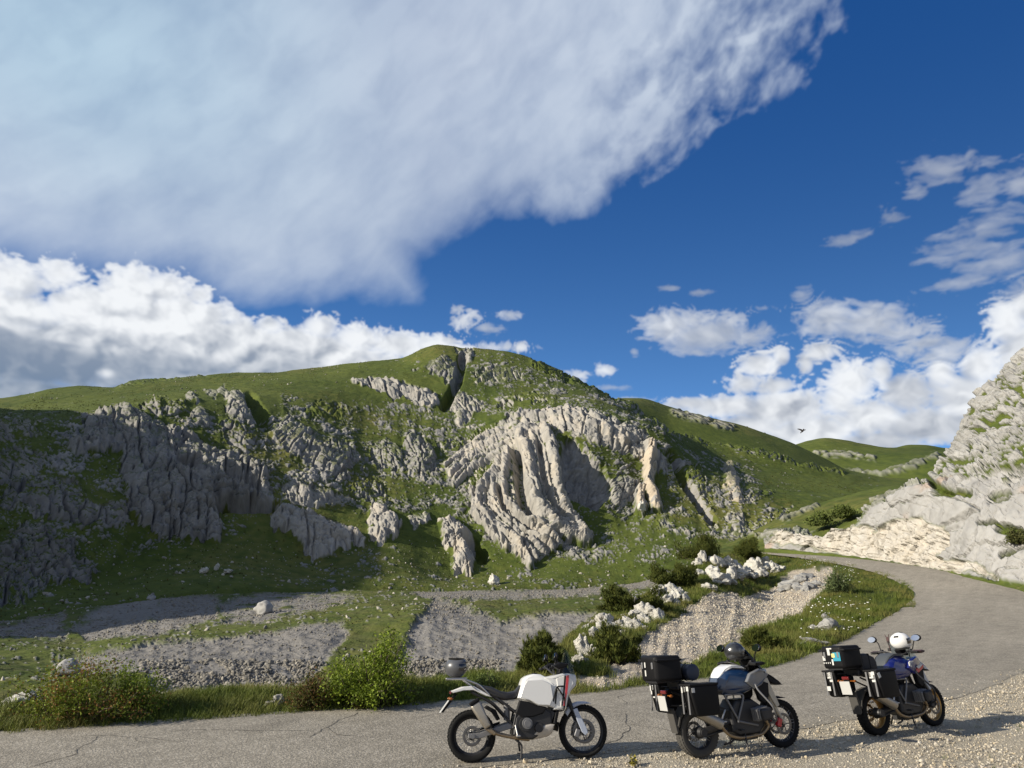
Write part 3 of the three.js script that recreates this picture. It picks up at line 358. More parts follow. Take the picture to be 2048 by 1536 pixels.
const valley = loft('valley_floor', vRows, [14, 110, 70, 80, 4], azel(-700, 1300)[0], azel(1560, 1200)[0], 760, { material: terrainMat(),
  shape(c) {
    let m = -26, fine = 0, thin = 0; const x = c.px + 9 * n3(c.px / 30, c.py / 18, 1) + 4 * n3(c.px / 9, c.py / 6, 6), y = c.py + 5 * n3(c.px / 30, c.py / 18, 9) + 2.5 * n3(c.px / 9, c.py / 6, 3);
    for (const p of SCREE) { const d = sdist(p, x, y); if (d > m) { m = d; fine = p.fine; thin = p.thin; } }
    m = sstep(-6, 5, m + 5 * n3(c.px / 4.5, c.py / 3, 31) + 4 * n3(c.px / 14, c.py / 7, 35)); const b = n3(c.x / 0.9, c.y / 0.9, c.z / 0.9), tuft = sstep(0.1, 0.35, fbm(c.x / 4.5, 3, c.z / 4.5, 3) - 0.45 + thin); m *= 1 - tuft;
    cell((c.px + 3 * b) / 5, (c.py + 2 * b) / 3.2, CELL3); const sp2 = CELL3.h < 0.02 + 0.5 * fbm(c.x / 11, 6, c.z / 11, 3) ? sstep(0.75, 0.5, CELL3.d) : 0, sp = Math.max(sp2 * 0.9, sstep(0.62, 0.8, 0.6 * n3(c.x / 1.3, c.y, c.z / 1.3) + 0.4 * b + 0.5 * fbm(c.x / 14, 2, c.z / 14, 3) + 0.12));
    c.d = 1.1 * fbm(c.x / 16, c.y / 16, c.z / 16, 4) * (1 - 0.6 * m) + 0.22 * (1 - m) * fbm(c.x / 2.2, c.y / 2.2, c.z / 2.2, 3) + m * (0.1 * b + 0.25 * (1 - fine) * n3(c.x / 2.1, c.y / 2.1, c.z / 2.1)) - 0.35 * m + (1 - m) * sp * 0.16 + m * 0.09 * (1 - 2 * Math.abs(n3(c.px / 30, c.py / 110, 4)));
    c.zone = m; c.r = sp * (1 - m); c.g = fine;
  },
  color(c) { const m = c.zone, sp = c.r, fine = c.g; ground(c, sp, 0.45, 0, { scale: 0.9, earth: true }); { const q = 0.5 * sstep(-0.2, 0.5, fbm(c.x / 6 + 50, 2, c.z / 6, 4)) * (1 - sp); c.r = lerp(c.r, 0.095, q); c.g = lerp(c.g, 0.088, q); c.b = lerp(c.b, 0.042, q); } const a = fbm(c.x / 9, c.y / 9, c.z / 9, 3), e = n3(c.x / 0.55, c.y / 0.55, c.z / 0.55), v = 0.18 + 0.04 * a + 0.03 * e; c.r = lerp(c.r, v * 1.02, m); c.g = lerp(c.g, v * 0.97, m); c.b = lerp(c.b, v * 0.9, m); c.zone = m * (1 - 0.75 * fine); } });

// ---------- road and near ground ----------
const inner = [], outer = [];   // the two edges of the tarmac, [x, y, z]
{
  const put = (list, s) => s.trim().split(/\s+/).forEach((q) => { const [px, py, h, r] = q.split(',').map(Number); if (r) { const [a] = azel(px, py); list.push(new THREE.Vector3(r * Math.sin(a), h, -r * Math.cos(a))); } else list.push(onPlane(px, py, h)); });
  inner.push(new THREE.Vector3(-46, -1.2, 2.6), new THREE.Vector3(-24, -0.35, -6.4));
  put(inner, '0,1460,0 400,1432,0 800,1405,0 1160,1384,0 1270,1370,0 1500,1340,0 1640,1300,.05 1760,1240,.4 1810,1210,.8,41 1830,1187,1.2,46.5 1800,1170,1.62,50.5 1740,1146,2.25,56.5 1640,1123,2.95,64 1530,1107,3.75,82 1470,1100,4.2,95');
  outer.push(new THREE.Vector3(-48, -1.2, 7.4), new THREE.Vector3(-26, -0.35, -1.6), new THREE.Vector3(-9, 0, -8.0), new THREE.Vector3(-4.4, 0, -9.5));
  put(outer, '1000,1530,0 1320,1494,0 1640,1450,0 1900,1400,0 2048,1340,.08');
  outer.push(new THREE.Vector3(18.6, 0.25, -26.8), new THREE.Vector3(23.6, 0.7, -33.5), new THREE.Vector3(26.6, 1.25, -39.8));
  put(outer, '1950,1165,1.85,51 1860,1143,2.45,57.5 1700,1118,3.2,67.5 1530,1101,3.95,85.5 1470,1096,4.35,98');
}
const innerCurve = new THREE.CatmullRomCurve3(inner, false, 'centripetal'), outerCurve = new THREE.CatmullRomCurve3(outer, false, 'centripetal');
function noiseTexture(n, f, srgb) { const d = new Uint8Array(n * n * 4); for (let y = 0; y < n; y++) for (let x = 0; x < n; x++) { const c = f(x / n, y / n, x, y), o = (y * n + x) * 4; d[o] = clamp(c[0]) * 255; d[o + 1] = clamp(c[1]) * 255; d[o + 2] = clamp(c[2]) * 255; d[o + 3] = 255; } const t = new THREE.DataTexture(d, n, n); t.wrapS = t.wrapT = THREE.RepeatWrapping; t.magFilter = THREE.LinearFilter; t.minFilter = THREE.LinearMipmapLinearFilter; t.generateMipmaps = true; if (srgb) t.colorSpace = THREE.SRGBColorSpace; t.needsUpdate = true; return t; }
const tileN = (u, v, k, s) => { const a = u * 2 * Math.PI, b = v * 2 * Math.PI, R = k / 6.2832; return n3(R * Math.cos(a) + s, R * Math.sin(a) + 3.1 * s + R * Math.cos(b) * 0.7, R * Math.sin(b) + 7 * s); };
const aggregate = (() => {   // tarmac: pale chips of limestone in worn binder
  const n = 1024, r = rng(21), h = new Float32Array(n * n).fill(0.35), c = new Float32Array(n * n).fill(0.3);
  for (let i = 0; i < 30000; i++) { const x = r() * n, y = r() * n, R = 1.4 + r() ** 3 * 6, v = r(), t = 0.32 + 0.5 * v * v; for (let dy = -R; dy <= R; dy++) for (let dx = -R; dx <= R; dx++) { const q = (dx * dx + dy * dy) / (R * R); if (q < 1) { const o = ((Math.floor(y + dy) + n) % n) * n + (Math.floor(x + dx) + n) % n; h[o] = Math.max(h[o], 0.35 + 0.65 * Math.sqrt(1 - q)); c[o] = t; } } }
  return { map: noiseTexture(n, (u, v, x, y) => { const k = (0.30 + 0.95 * c[y * n + x] + 0.16 * (r() - 0.5)) * (1 + 0.16 * tileN(u, v, 9, 2) + 0.22 * tileN(u, v, 60, 4)); return [k, k * 0.985, k * 0.95]; }), bump: noiseTexture(n, (u, v, x, y) => { const k = h[y * n + x]; return [k, k, k]; }) };
})();
aggregate.map.repeat.set(0.33, 0.33); aggregate.bump.repeat.set(0.33, 0.33); aggregate.map.anisotropy = 8;
{
  const nL = 620, nW = 26, pos = [], col = [], uv = [], idx = [], cen = new THREE.Vector3();
  let run = 0; let last = null;
  // pair the edges by nearest passage so that the cross-lines stay square to the road
  const A = innerCurve.getPoints(nL), B0 = outerCurve.getPoints(2400); let k = 0;
  for (let i = 0; i <= nL; i++) {
    const tan = A[Math.min(nL, i + 4)].clone().sub(A[Math.max(0, i - 4)]).setY(0).normalize();
    let best = 1e9, bk = k; for (let j = k; j < Math.min(B0.length, k + 260); j++) { const d = Math.abs((B0[j].x - A[i].x) * tan.x + (B0[j].z - A[i].z) * tan.z) + 0.25 * B0[j].distanceTo(A[i]); if (d < best) { best = d; bk = j; } } k = bk;
    const a = A[i], b = B0[k]; cen.copy(a).lerp(b, 0.5); if (last) run += cen.distanceTo(last); last = cen.clone();
    const wob = (s) => 0.10 * n3(run / 0.9, s, 4) + 0.06 * n3(run / 0.3, s, 9);
    for (let j = 0; j <= nW; j++) {
      const q = j / nW, x = lerp(a.x, b.x, q), z = lerp(a.z, b.z, q), e0 = wob(1) * (1 - sstep(0, 0.1, q)), e1 = wob(7) * sstep(0.9, 1, q), sx = (b.x - a.x), sz = (b.z - a.z), sl = Math.hypot(sx, sz);
      const X = x + sx / sl * (e0 + e1), Z = z + sz / sl * (e0 + e1);
      pos.push(X, lerp(a.y, b.y, q) + 0.07 * (1 - (2 * q - 1) ** 2) * 0.6 + 0.008 * n3(X / 1.4, 1, Z / 1.4), Z);
      const patch = fbm(X / 5, 2, Z / 5, 4), track = Math.exp(-(((q - 0.27) / 0.1) ** 2)) + Math.exp(-(((q - 0.73) / 0.1) ** 2)), streak = fbm(q * 9, run / 14, 3, 3);
      const v = 0.33 * (1 + 0.26 * patch + 0.05 * track + 0.14 * streak), dust = sstep(0.12, 0, Math.min(q, 1 - q) + 0.05 * n3(run / 1.1, q * 9, 2)) * 0.3;
      const dark = sstep(0.28, 0.5, fbm(X / 2.6 + 30, 5, Z / 2.6, 4)) * 0.22;
      col.push(lerp(v * 1.05, 0.36, dust) * (1 - dark), lerp(v * 0.965, 0.33, dust) * (1 - dark), lerp(v * 0.82, 0.27, dust) * (1 - dark)); uv.push(X, -Z);
      if (i && j) { const v = i * (nW + 1) + j; idx.push(v, v - nW - 1, v - nW - 2, v, v - nW - 2, v - 1); }
    }
  }
  const g = new THREE.BufferGeometry(); g.setAttribute('position', new THREE.Float32BufferAttribute(pos, 3)); g.setAttribute('color', new THREE.Float32BufferAttribute(col, 3)); g.setAttribute('uv', new THREE.Float32BufferAttribute(uv, 2)); g.setIndex(idx); g.computeVertexNormals();
  const m = new THREE.Mesh(g, new THREE.MeshPhysicalMaterial({ vertexColors: true, map: aggregate.map, bumpMap: aggregate.bump, bumpScale: 0.006, roughness: 0.9, specularIntensity: 0.4 })); m.name = 'road'; tag(m, null, null, null, 'structure'); scene.add(m);
}
// gravel ground on the near side of the road, from under the tarmac outwards
const gravelTex = (() => {
  const n = 1024, r = rng(5), h = new Float32Array(n * n).fill(0.15), c = new Float32Array(n * n).fill(0.45);
  for (let i = 0; i < 15000; i++) { const x = r() * n, y = r() * n, R = 2.5 + r() * r() * 11, e = 0.55 + 0.45 * r(), an = r() * 3.14, ca = Math.cos(an), sa = Math.sin(an), t = 0.5 + 0.5 * r(); for (let dy = -R; dy <= R; dy++) for (let dx = -R; dx <= R; dx++) { const p = dx * ca + dy * sa, q = (-dx * sa + dy * ca) / e, l = Math.abs(p) ** 2.6 + Math.abs(q) ** 2.6, L = R ** 2.6; if (l < L) { const o = ((Math.floor(y + dy) + n) % n) * n + (Math.floor(x + dx) + n) % n; h[o] = 0.3 + 0.7 * Math.sqrt(1 - l / L) * Math.min(1, R / 9) + 0.12 * (p / R); c[o] = t; } } }
  return { map: noiseTexture(n, (u, v, x, y) => { const k = 0.55 + 0.45 * c[y * n + x]; return [k, k * 0.97, k * (0.86 + 0.08 * c[y * n + x])]; }), bump: noiseTexture(n, (u, v, x, y) => { const k = h[y * n + x]; return [k, k, k]; }) };
})();
gravelTex.map.repeat.set(0.62, 0.62); gravelTex.bump.repeat.set(0.62, 0.62);
const lay = { pts: [] };
{
  const pts = outerCurve.getPoints(520).filter((p) => p.z > -36.5 && p.x > -30), nD = 70, pos = [], col = [], uv = [], idx = [];
  const dir = (i) => { const a = pts[Math.max(0, i - 14)], b = pts[Math.min(pts.length - 1, i + 14)], t = b.clone().sub(a).setY(0).normalize(); return new THREE.Vector3(-t.z, 0, t.x); };
  pts.forEach((p, i) => { const d = dir(i); for (let j = 0; j <= nD; j++) { const s = -0.5 + 26 * (j / nD) ** 1.6, x = p.x + d.x * s, z = p.z + d.z * s, rise = sstep(3.2, 11, s) * 0.9 * sstep(6, 0, Math.max(0, x - 9)) + sstep(2.5, 12, s) * 2.2 * sstep(12, 22, x); const y = p.y - 0.006 + sstep(-0.05, 0.35, s) * 0.05 * fbm(x / 1.2, 1, z / 1.2, 4) + rise - 0.05 * sstep(-0.18, -0.4, s) - 0.03 * sstep(0, 0.25, s) * sstep(0.9, 0.4, s) * sstep(-0.1, 0.3, n3(x / 1.5, 3, z / 1.5) + sstep(5, 9, x) * 0.5); pos.push(x, y, z); const k = 0.48 + 0.09 * fbm(x / 1.6, 4, z / 1.6, 4), wm = fbm(x / 0.8, 8, z / 0.8, 3); col.push(k * (1.0 + 0.05 * wm), k * 0.92, k * (0.77 - 0.06 * wm)); uv.push(x, -z); if (i && j) { const v = i * (nD + 1) + j; idx.push(v, v - nD - 2, v - nD - 1, v, v - 1, v - nD - 2); } } });
  const g = new THREE.BufferGeometry(); g.setAttribute('position', new THREE.Float32BufferAttribute(pos, 3)); g.setAttribute('color', new THREE.Float32BufferAttribute(col, 3)); g.setAttribute('uv', new THREE.Float32BufferAttribute(uv, 2)); g.setIndex(idx); g.computeVertexNormals();
  const m = new THREE.Mesh(g, new THREE.MeshPhysicalMaterial({ vertexColors: true, map: gravelTex.map, bumpMap: gravelTex.bump, bumpScale: 0.025, roughness: 0.95, specularIntensity: 0.3 })); m.name = 'gravel_ground'; tag(m, null, null, null, 'structure'); scene.add(m);
  lay.pts = pts; lay.dir = dir;
}

// ----- the near bank: verge, spur inside the bend, then down into the valley
const GRAVEL = poly(P2('1150,1362 1188,1346 1264,1308 1299,1270 1334,1249 1393,1211 1431,1190 1466,1188 1481,1205 1525,1188 1569,1170 1583,1146 1616,1144 1657,1141 1652,1164 1598,1225 1540,1243 1490,1259 1478,1281 1450,1300 1393,1318 1305,1346 1203,1374'));
const onInner = (dr, dy) => innerCurve.getPoints(160).filter((p) => p.x > -40 && p.z > -47.3).map((p) => { const r = Math.hypot(p.x, p.z); return { a: Math.atan2(p.x, -p.z), r: r + dr, y: p.y + dy }; }).filter((p, i, l) => !i || p.a > l[i - 1].a + 0.002);
const PH = (s) => s.trim().split(/\s+/).map((q) => { const [x, y, r, h] = q.split(',').map(Number), [a, e] = azel(x, y); return { a, r, y: h === undefined ? EYE + r * Math.tan(e) : h }; });
const farInner = '1530,1109,81 1640,1126,63 1740,1150,55.5 1800,1174,49.5 1826,1188,46.8';
const bank = loft('verge_bank', [
  onInner(-0.45, -0.06), onInner(0.12, 0.03), onInner(1.3, 0.12),
  PH('-900,1500,24,-.3 -500,1500,19.5,-.1 0,1440,18.2,-.05 400,1420,17.9,-.05 800,1395,18.2,-.05 960,1385,19.2,0 1030,1340,20.4,-.1 1060,1330,21,.05 1100,1318,22.5 1160,1264,26.5 1210,1238,30.5 1290,1190,38 1370,1150,48 1420,1110,58 1480,1108,70 ' + farInner),
  PH('-900,1500,34,-6 -500,1500,29.5,-5 0,1440,28,-5 400,1420,28,-5 800,1395,28,-5 960,1385,28,-4 1060,1330,29,-3 1160,1264,36,-3 1290,1190,48,-2 1420,1104,68,1 1480,1104,76,3 1530,1109,84,3.72 1640,1126,66,2.95 1740,1150,58,2.25 1800,1174,52,1.65 1826,1188,48.6,1.25'),
  PH('-900,1500,60,-14 -500,1500,52,-13 0,1440,50,-13 400,1420,50,-13 800,1395,50,-13 1060,1330,55,-12 1160,1264,62,-10 1290,1190,74,-8 1420,1104,92,-5 1480,1104,100,0 1530,1109,92,3.2 1640,1126,74,2.6 1740,1150,66,2 1800,1174,58,1.4 1826,1188,53,1')],
  [6, 16, 230, 24, 10], azel(-800, 1480)[0], azel(1829, 1188)[0] - 0.0005, 660, {
  material: new THREE.MeshPhysicalMaterial({ vertexColors: true, bumpMap: gravelTex.bump, bumpScale: 0.03, roughness: 0.95, specularIntensity: 0.25 }),
  shape(c) {
    const x = c.px + 8 * n3(c.px / 22, c.py / 12, 1) + 5 * n3(c.px / 7, c.py / 5, 6), y = c.py + 5 * n3(c.px / 22, c.py / 12, 9) + 3 * n3(c.px / 7, c.py / 5, 3);
    const m = sstep(-9, -1, sdist(GRAVEL, x, y)), tuft = sstep(0.12, 0.3, fbm(c.x / 1.5, 3, c.z / 1.5, 3) - 0.12) * sstep(10, -4, sdist(GRAVEL, c.px, c.py) - 12);
    const k = m * (1 - tuft), hum = sstep(2, 3, c.t) > 0 ? 1 : sstep(1.1, 2.2, c.t);
    c.d = hum * (0.34 * fbm(c.x / 3.2, c.y / 3.2, c.z / 3.2, 4) + 0.1 * fbm(c.x / 0.8, c.y / 0.8, c.z / 0.8, 3)) * (1 - 0.6 * k) + k * (0.05 * n3(c.x / 0.5, c.y / 0.5, c.z / 0.5) - 0.08 + 0.06 * (1 - 2 * Math.abs(n3(c.px / 30, c.py / 120, 4)))); c.zone = k;
  },
  color(c) {
    const m = c.zone; ground(c, 0, 0.8, 0, { scale: 0.16, earth: true }); const a = fbm(c.x / 3, c.y / 3, c.z / 3, 3), e = n3(c.x / 0.2, c.y / 0.2, c.z / 0.2), wm = clamp(0.5 + 0.5 * fbm(c.px / 60, c.py / 12, 3, 3) * 2), v = 0.41 + 0.06 * a + 0.04 * e;
    c.r = lerp(c.r, v * 1.03, m); c.g = lerp(c.g, v * lerp(0.96, 0.86, wm), m); c.b = lerp(c.b, v * lerp(0.86, 0.66, wm), m);
  } });

// ----- the rocky hillside on the right, with the cut beside the road
const CUT = poly(P2('1536,1083 1562,1058 1591,1068 1643,1071 1658,1056 1709,1048 1742,1062 1790,1040 1850,1035 1890,1050 1900,1085 1870,1110 1950,1125 1990,1150 1850,1140 1700,1115'));
const SLAB = poly(P2('1742,1010 1775,994 1850,972 1920,965 1990,985 2048,990 2100,1000 2100,1060 1980,1062 1950,1085 1905,1080 1890,1050 1850,1033 1790,1042 1745,1060'));
const LEDGE = ribs(`1870,972 1925,975 | 9 0 0
1870,985 1910,978 | 6 0 0
2000,1060 2050,1068 2120,1075 | 9 0 0
1980,985 2010,980 | 7 0 0
1985,1005 2015,995 | 5 0 0
2000,1110 2048,1095 | 6 0 0
1960,1045 2040,1055 | 5 0 0`);
const CR = {};
const rightRows = [
  PT('1500,1106,92 1530,1103,86.5 1600,1113,77.5 1700,1121,68.5 1860,1146,58 1950,1168,51.5 2048,1196,48.5 2200,1250,44 2500,1370,38 3200,1600,30'),
  PT('1500,1096,93 1530,1096,87.5 1600,1101,78.5 1700,1110,69.6 1860,1134,59.2 1950,1150,52.7 2048,1166,50 2200,1205,46 2500,1300,40 3200,1450,33'),
  PT('1500,1085,95 1530,1084,89.5 1562,1060,82.5 1591,1068,79.5 1643,1071,74.5 1658,1057,72.5 1709,1049,70.3 1741,1011,68.5 1774,995,66 1852,970,61.5 1920,968,58 2048,985,54 2200,985,51 2500,1060,45 3200,1150,38'),
  PT('1500,1084,104 1530,1083,97 1562,1061,90 1643,1072,83 1709,1051,77 1741,1013,74.5 1774,997,72 1850,970,68 1872,955,66 1897,925,66 1940,890,64 2048,860,60 2200,840,57 2500,890,50 3200,950,44'),
  PT('1500,1084,112 1530,1083,105 1562,1063,98 1643,1074,92 1709,1055,88 1741,1017,85 1774,1001,82 1848,972,79 1872,955,77 1897,915,76 1920,880,75 1946,815,75 1964,793,75 1985,772,75 2030,732,75 2060,702,75 2200,620,74 2500,570,66 3200,560,58'),
  PT('1500,1095,150 1643,1085,130 1774,1020,120 1848,1000,118 1885,960,116 1930,880,115 1969,850,115 2048,800,114 2200,720,112 3200,700,100')];
const rightHill = loft('rocky_hillside', rightRows, [10, 110, 70, 190, 12], azel(1528, 1090)[0], azel(2420, 1100)[0], 580, { material: new THREE.MeshPhysicalMaterial({ vertexColors: true, bumpMap: (() => { const b = rockBump.clone(); b.repeat.set(0.22, 0.22); b.needsUpdate = true; return b; })(), bumpScale: 0.22, roughness: 0.95, specularIntensity: 0.25 }),
  shape(c) {
    const wx = 8 * n3(c.px / 30, c.py / 30, 1.5) + 4 * n3(c.px / 9, c.py / 9, 4.5), wy = 8 * n3(c.px / 30, c.py / 30, 8.5) + 4 * n3(c.px / 9, c.py / 9, 12.5), x = c.px + wx, y = c.py + wy;
    const cut = sstep(-4, 5, sdist(CUT, x, y)), slab = Math.max(sstep(-4, 5, sdist(SLAB, x, y)), sstep(2.36, 2.3, c.t + 0.3 * n3(c.px / 26, c.py / 18, 5) + 0.12 * n3(c.px / 7, c.py / 6, 9))) * (1 - cut), up = clamp(1 - cut - slab) * sstep(0.6, 1.1, c.t);
    const foot = sstep(1.05, 0.9, c.t + 0.12 * n3(c.px / 12, 2, 3));
    // broken cut: small blocks; slab: long smooth sheets split by joints; hillside: rounded blocks with turf between them
    cell(x / 17, y / 20, CR); const b1 = CR.h, e1 = CR.e, q1 = CR.d; cell(x / 6.5 + 5, y / 7 + 9, CR); const b2 = CR.h, e2 = CR.e, q2 = CR.d;
    const bigu = (x * 0.5 + y * 0.87) / 62, bigv = (x * 0.87 - y * 0.5) / 150; cell(bigu, bigv, CR); const b0 = CR.h, e0 = CR.e;
    let d = cut * (0.5 * (b0 - 0.5) + 0.22 * (b1 - 0.5) - 0.12 * q1 * q1 + 0.10 * (b2 - 0.5) - 0.1 * q2 * q2 - 0.12 * sstep(0.12, 0, e1) - 0.35 * sstep(0.06, 0, Math.abs(n3(x / 30 + 0.2 * y / 30, y / 160, 6))) - 0.2 * sstep(0.05, 0, Math.abs(n3(x / 70, y / 20, 16))) + 0.14 * fbm(c.x / 0.7, c.y / 0.7, c.z / 0.7, 3) + 0.6 * fbm(c.x / 3.2, c.y / 3.2, c.z / 3.2, 4));
    d += slab * (0.7 * (b0 - 0.5) - 0.3 * sstep(0.05, 0, e0) + 0.35 * fbm(x / 50, y / 60, 3, 4) - 0.14 * sstep(0.05, 0, Math.abs(n3((x + 0.3 * y) / 26, y / 120, 2))) - 0.1 * sstep(0.05, 0, Math.abs(n3(x / 60, (y - 0.3 * x) / 22, 7))));
    cell((x + 0.4 * y) / 21 + 2, y / 12, CR); const u1 = CR.h, g1 = CR.d, k1 = CR.e; cell((x + 0.4 * y) / 9 + 8, y / 5.4 + 3, CR); const u2 = CR.h, g2 = CR.d, mid = fbm(c.x / 5, c.y / 4, c.z / 5, 3), have = clamp(0.52 + 1.1 * mid), has1 = u1 < have ? sstep(0.8, 0.66, g1) : 0, has2 = u2 < have * 0.95 ? sstep(0.78, 0.6, g2) : 0, cov = Math.max(has1, has2);
    d += up * (has1 * (0.16 + 0.26 * u1) * (1 - 0.9 * g1 * g1) + has2 * 0.15 * (1 - g2 * g2) - 0.12 * sstep(0.1, 0, k1)) + up * (0.9 * fbm(c.x / 9, c.y / 9, c.z / 9, 3) - cov * 0.22 * Math.abs(fbm(c.x / 0.7, c.y / 0.7, c.z / 0.7, 3)) * 2 + 0.12 * cov);
    let ledge = 0; for (const q of LEDGE) { if (x < q.x0 || x > q.x1 || y < q.y0 || y > q.y1) continue; ledge = Math.max(ledge, sstep(1.2, 0.7, lineDist(q.p, x, y) / q.w)); }
    d -= ledge * 0.5;
    c.d = d * (1 - foot) + 0.1 * fbm(c.x, c.y, c.z, 3) * foot - 0.02; c.zone = Math.max(cut, slab, up * cov) * (1 - foot) * (1 - ledge); c.r = cut > 0.5 ? 2 + b2 * 0.6 : slab > 0.5 ? 1 + b0 * 0.5 : 0 + (has1 ? u1 : u2) * 0.6; c.g = c.t; c.b = b2;
    if (c.t > 4.2) c.zone = 0.6;
  },
  color(c) {
    const m = c.zone, kind = Math.floor(c.r), bl = c.r - kind, b2 = c.b; ground(c, 0, 0.8, 0, { scale: 0.32, earth: true });
    const p = fbm(c.x / 2.6, c.y / 2.6, c.z / 2.6, 4), e = n3(c.x / 0.3, c.y / 0.3, c.z / 0.3), st = n3(c.x / 0.7, c.y / 5, c.z / 0.7); let R, G, B;
    if (kind === 2) { const wm = clamp(0.55 + 0.9 * p + 0.3 * (b2 - 0.5)); R = 0.40 + 0.05 * e + 0.1 * (bl - 0.3); G = R * lerp(0.965, 0.91, wm); B = R * lerp(0.90, 0.77, wm); }
    else if (kind === 1) { const wm = sstep(0.12, 0.4, fbm(c.x / 5 + 4, c.y / 3, c.z / 5, 3) + 0.1 * st); R = 0.285 + 0.06 * p + 0.04 * st + 0.03 * e; G = R * lerp(0.985, 0.9, wm); B = R * lerp(0.955, 0.74, wm); R *= lerp(1, 1.12, wm); }
    else { R = 0.285 + 0.09 * p + 0.12 * (bl - 0.3) + 0.03 * e; G = R * 0.985; B = R * 0.94; }
    const lich = sstep(0.2, 0.5, fbm(c.x / 1.3 + 20, c.y / 2.5, c.z / 1.3, 4) + 0.12 * e) * (kind === 2 ? 0.1 : 0.32); R *= 1 - lich; G *= 1 - lich; B *= 1 - lich;
    const turf = kind === 2 ? 0 : sstep(0.9, 0.99, c.ny + 0.06 * e); const k = m * (1 - 0.75 * turf);
    c.r = lerp(c.r, R, k); c.g = lerp(c.g, G, k); c.b = lerp(c.b, B, k); c.zone = k;
  } });

{   // cracks in the worn tarmac: narrow open joints, filled with dark dirt
  const r = rng(404), pos = [], idx = []; const run = (x, z, a0, len, w) => { let a = a0, k = pos.length / 3, first = true; for (let s = 0; s < len; s += 0.07) { a = clamp(a + (r() - 0.5) * 0.7, a0 - 0.6, a0 + 0.6); x += Math.cos(a) * 0.07; z += Math.sin(a) * 0.07; const ww = w * (0.4 + r()) * Math.min(1, (len - s) / 0.5), nx = -Math.sin(a) * ww, nz = Math.cos(a) * ww, y = roadY(x, z); if (y === null) return; pos.push(x - nx, y, z - nz, x + nx, y, z + nz); if (!first) { idx.push(k - 2, k - 1, k, k - 1, k + 1, k); } k += 2; first = false; if (r() < 0.012 && len - s > 0.8) { run(x, z, a + (r() < 0.5 ? 1 : -1) * (0.7 + 0.6 * r()), (len - s) * 0.5, w * 0.8); k = pos.length / 3; first = true; } } };
  const A = innerCurve.getPoints(500), B = outerCurve.getPoints(500);
  function roadY(x, z) { let d = 1e9, a = null, e = 1e9, b = null; for (const p of A) { const q = (p.x - x) ** 2 + (p.z - z) ** 2; if (q < d) { d = q; a = p; } } for (const p of B) { const q = (p.x - x) ** 2 + (p.z - z) ** 2; if (q < e) { e = q; b = p; } } const q = Math.sqrt(d) / (Math.sqrt(d) + Math.sqrt(e)), w = Math.hypot(a.x - b.x, a.z - b.z); if (Math.sqrt(d) + Math.sqrt(e) > w * 1.25 || q < 0.03 || q > 0.97) return null; return lerp(a.y, b.y, q) + 0.042 * (1 - (2 * q - 1) ** 2) + 0.008 * n3(x / 1.4, 1, z / 1.4) + 0.005; }
  const s = onPlane(718, 1428); for (const [dx, dz, a, l] of [[0, 0, 1.9, 2.4], [-0.4, 1.6, 2.7, 2.6], [-0.3, 1.3, 0.6, 1.4]]) run(s.x + dx, s.z + dz, a, l, 0.008);
  for (let i = 0; i < 14; i++) { const k = Math.floor(60 + r() * 330), q = 0.15 + 0.7 * r(), p = A[k].clone().lerp(B[Math.min(500, Math.floor(k * 1.02))], q); run(p.x, p.z, r() * 6.28, 0.8 + r() * 2.6, 0.004 + 0.005 * r()); }
  const g = new THREE.BufferGeometry(); g.setAttribute('position', new THREE.Float32BufferAttribute(pos, 3)); g.setIndex(idx); g.computeVertexNormals(); const m = new THREE.Mesh(g, new THREE.MeshPhysicalMaterial({ color: new THREE.Color().setRGB(0.085, 0.078, 0.066), roughness: 1, side: THREE.DoubleSide })); m.name = 'road_cracks'; tag(m, null, null, null, 'structure'); scene.add(m);
}

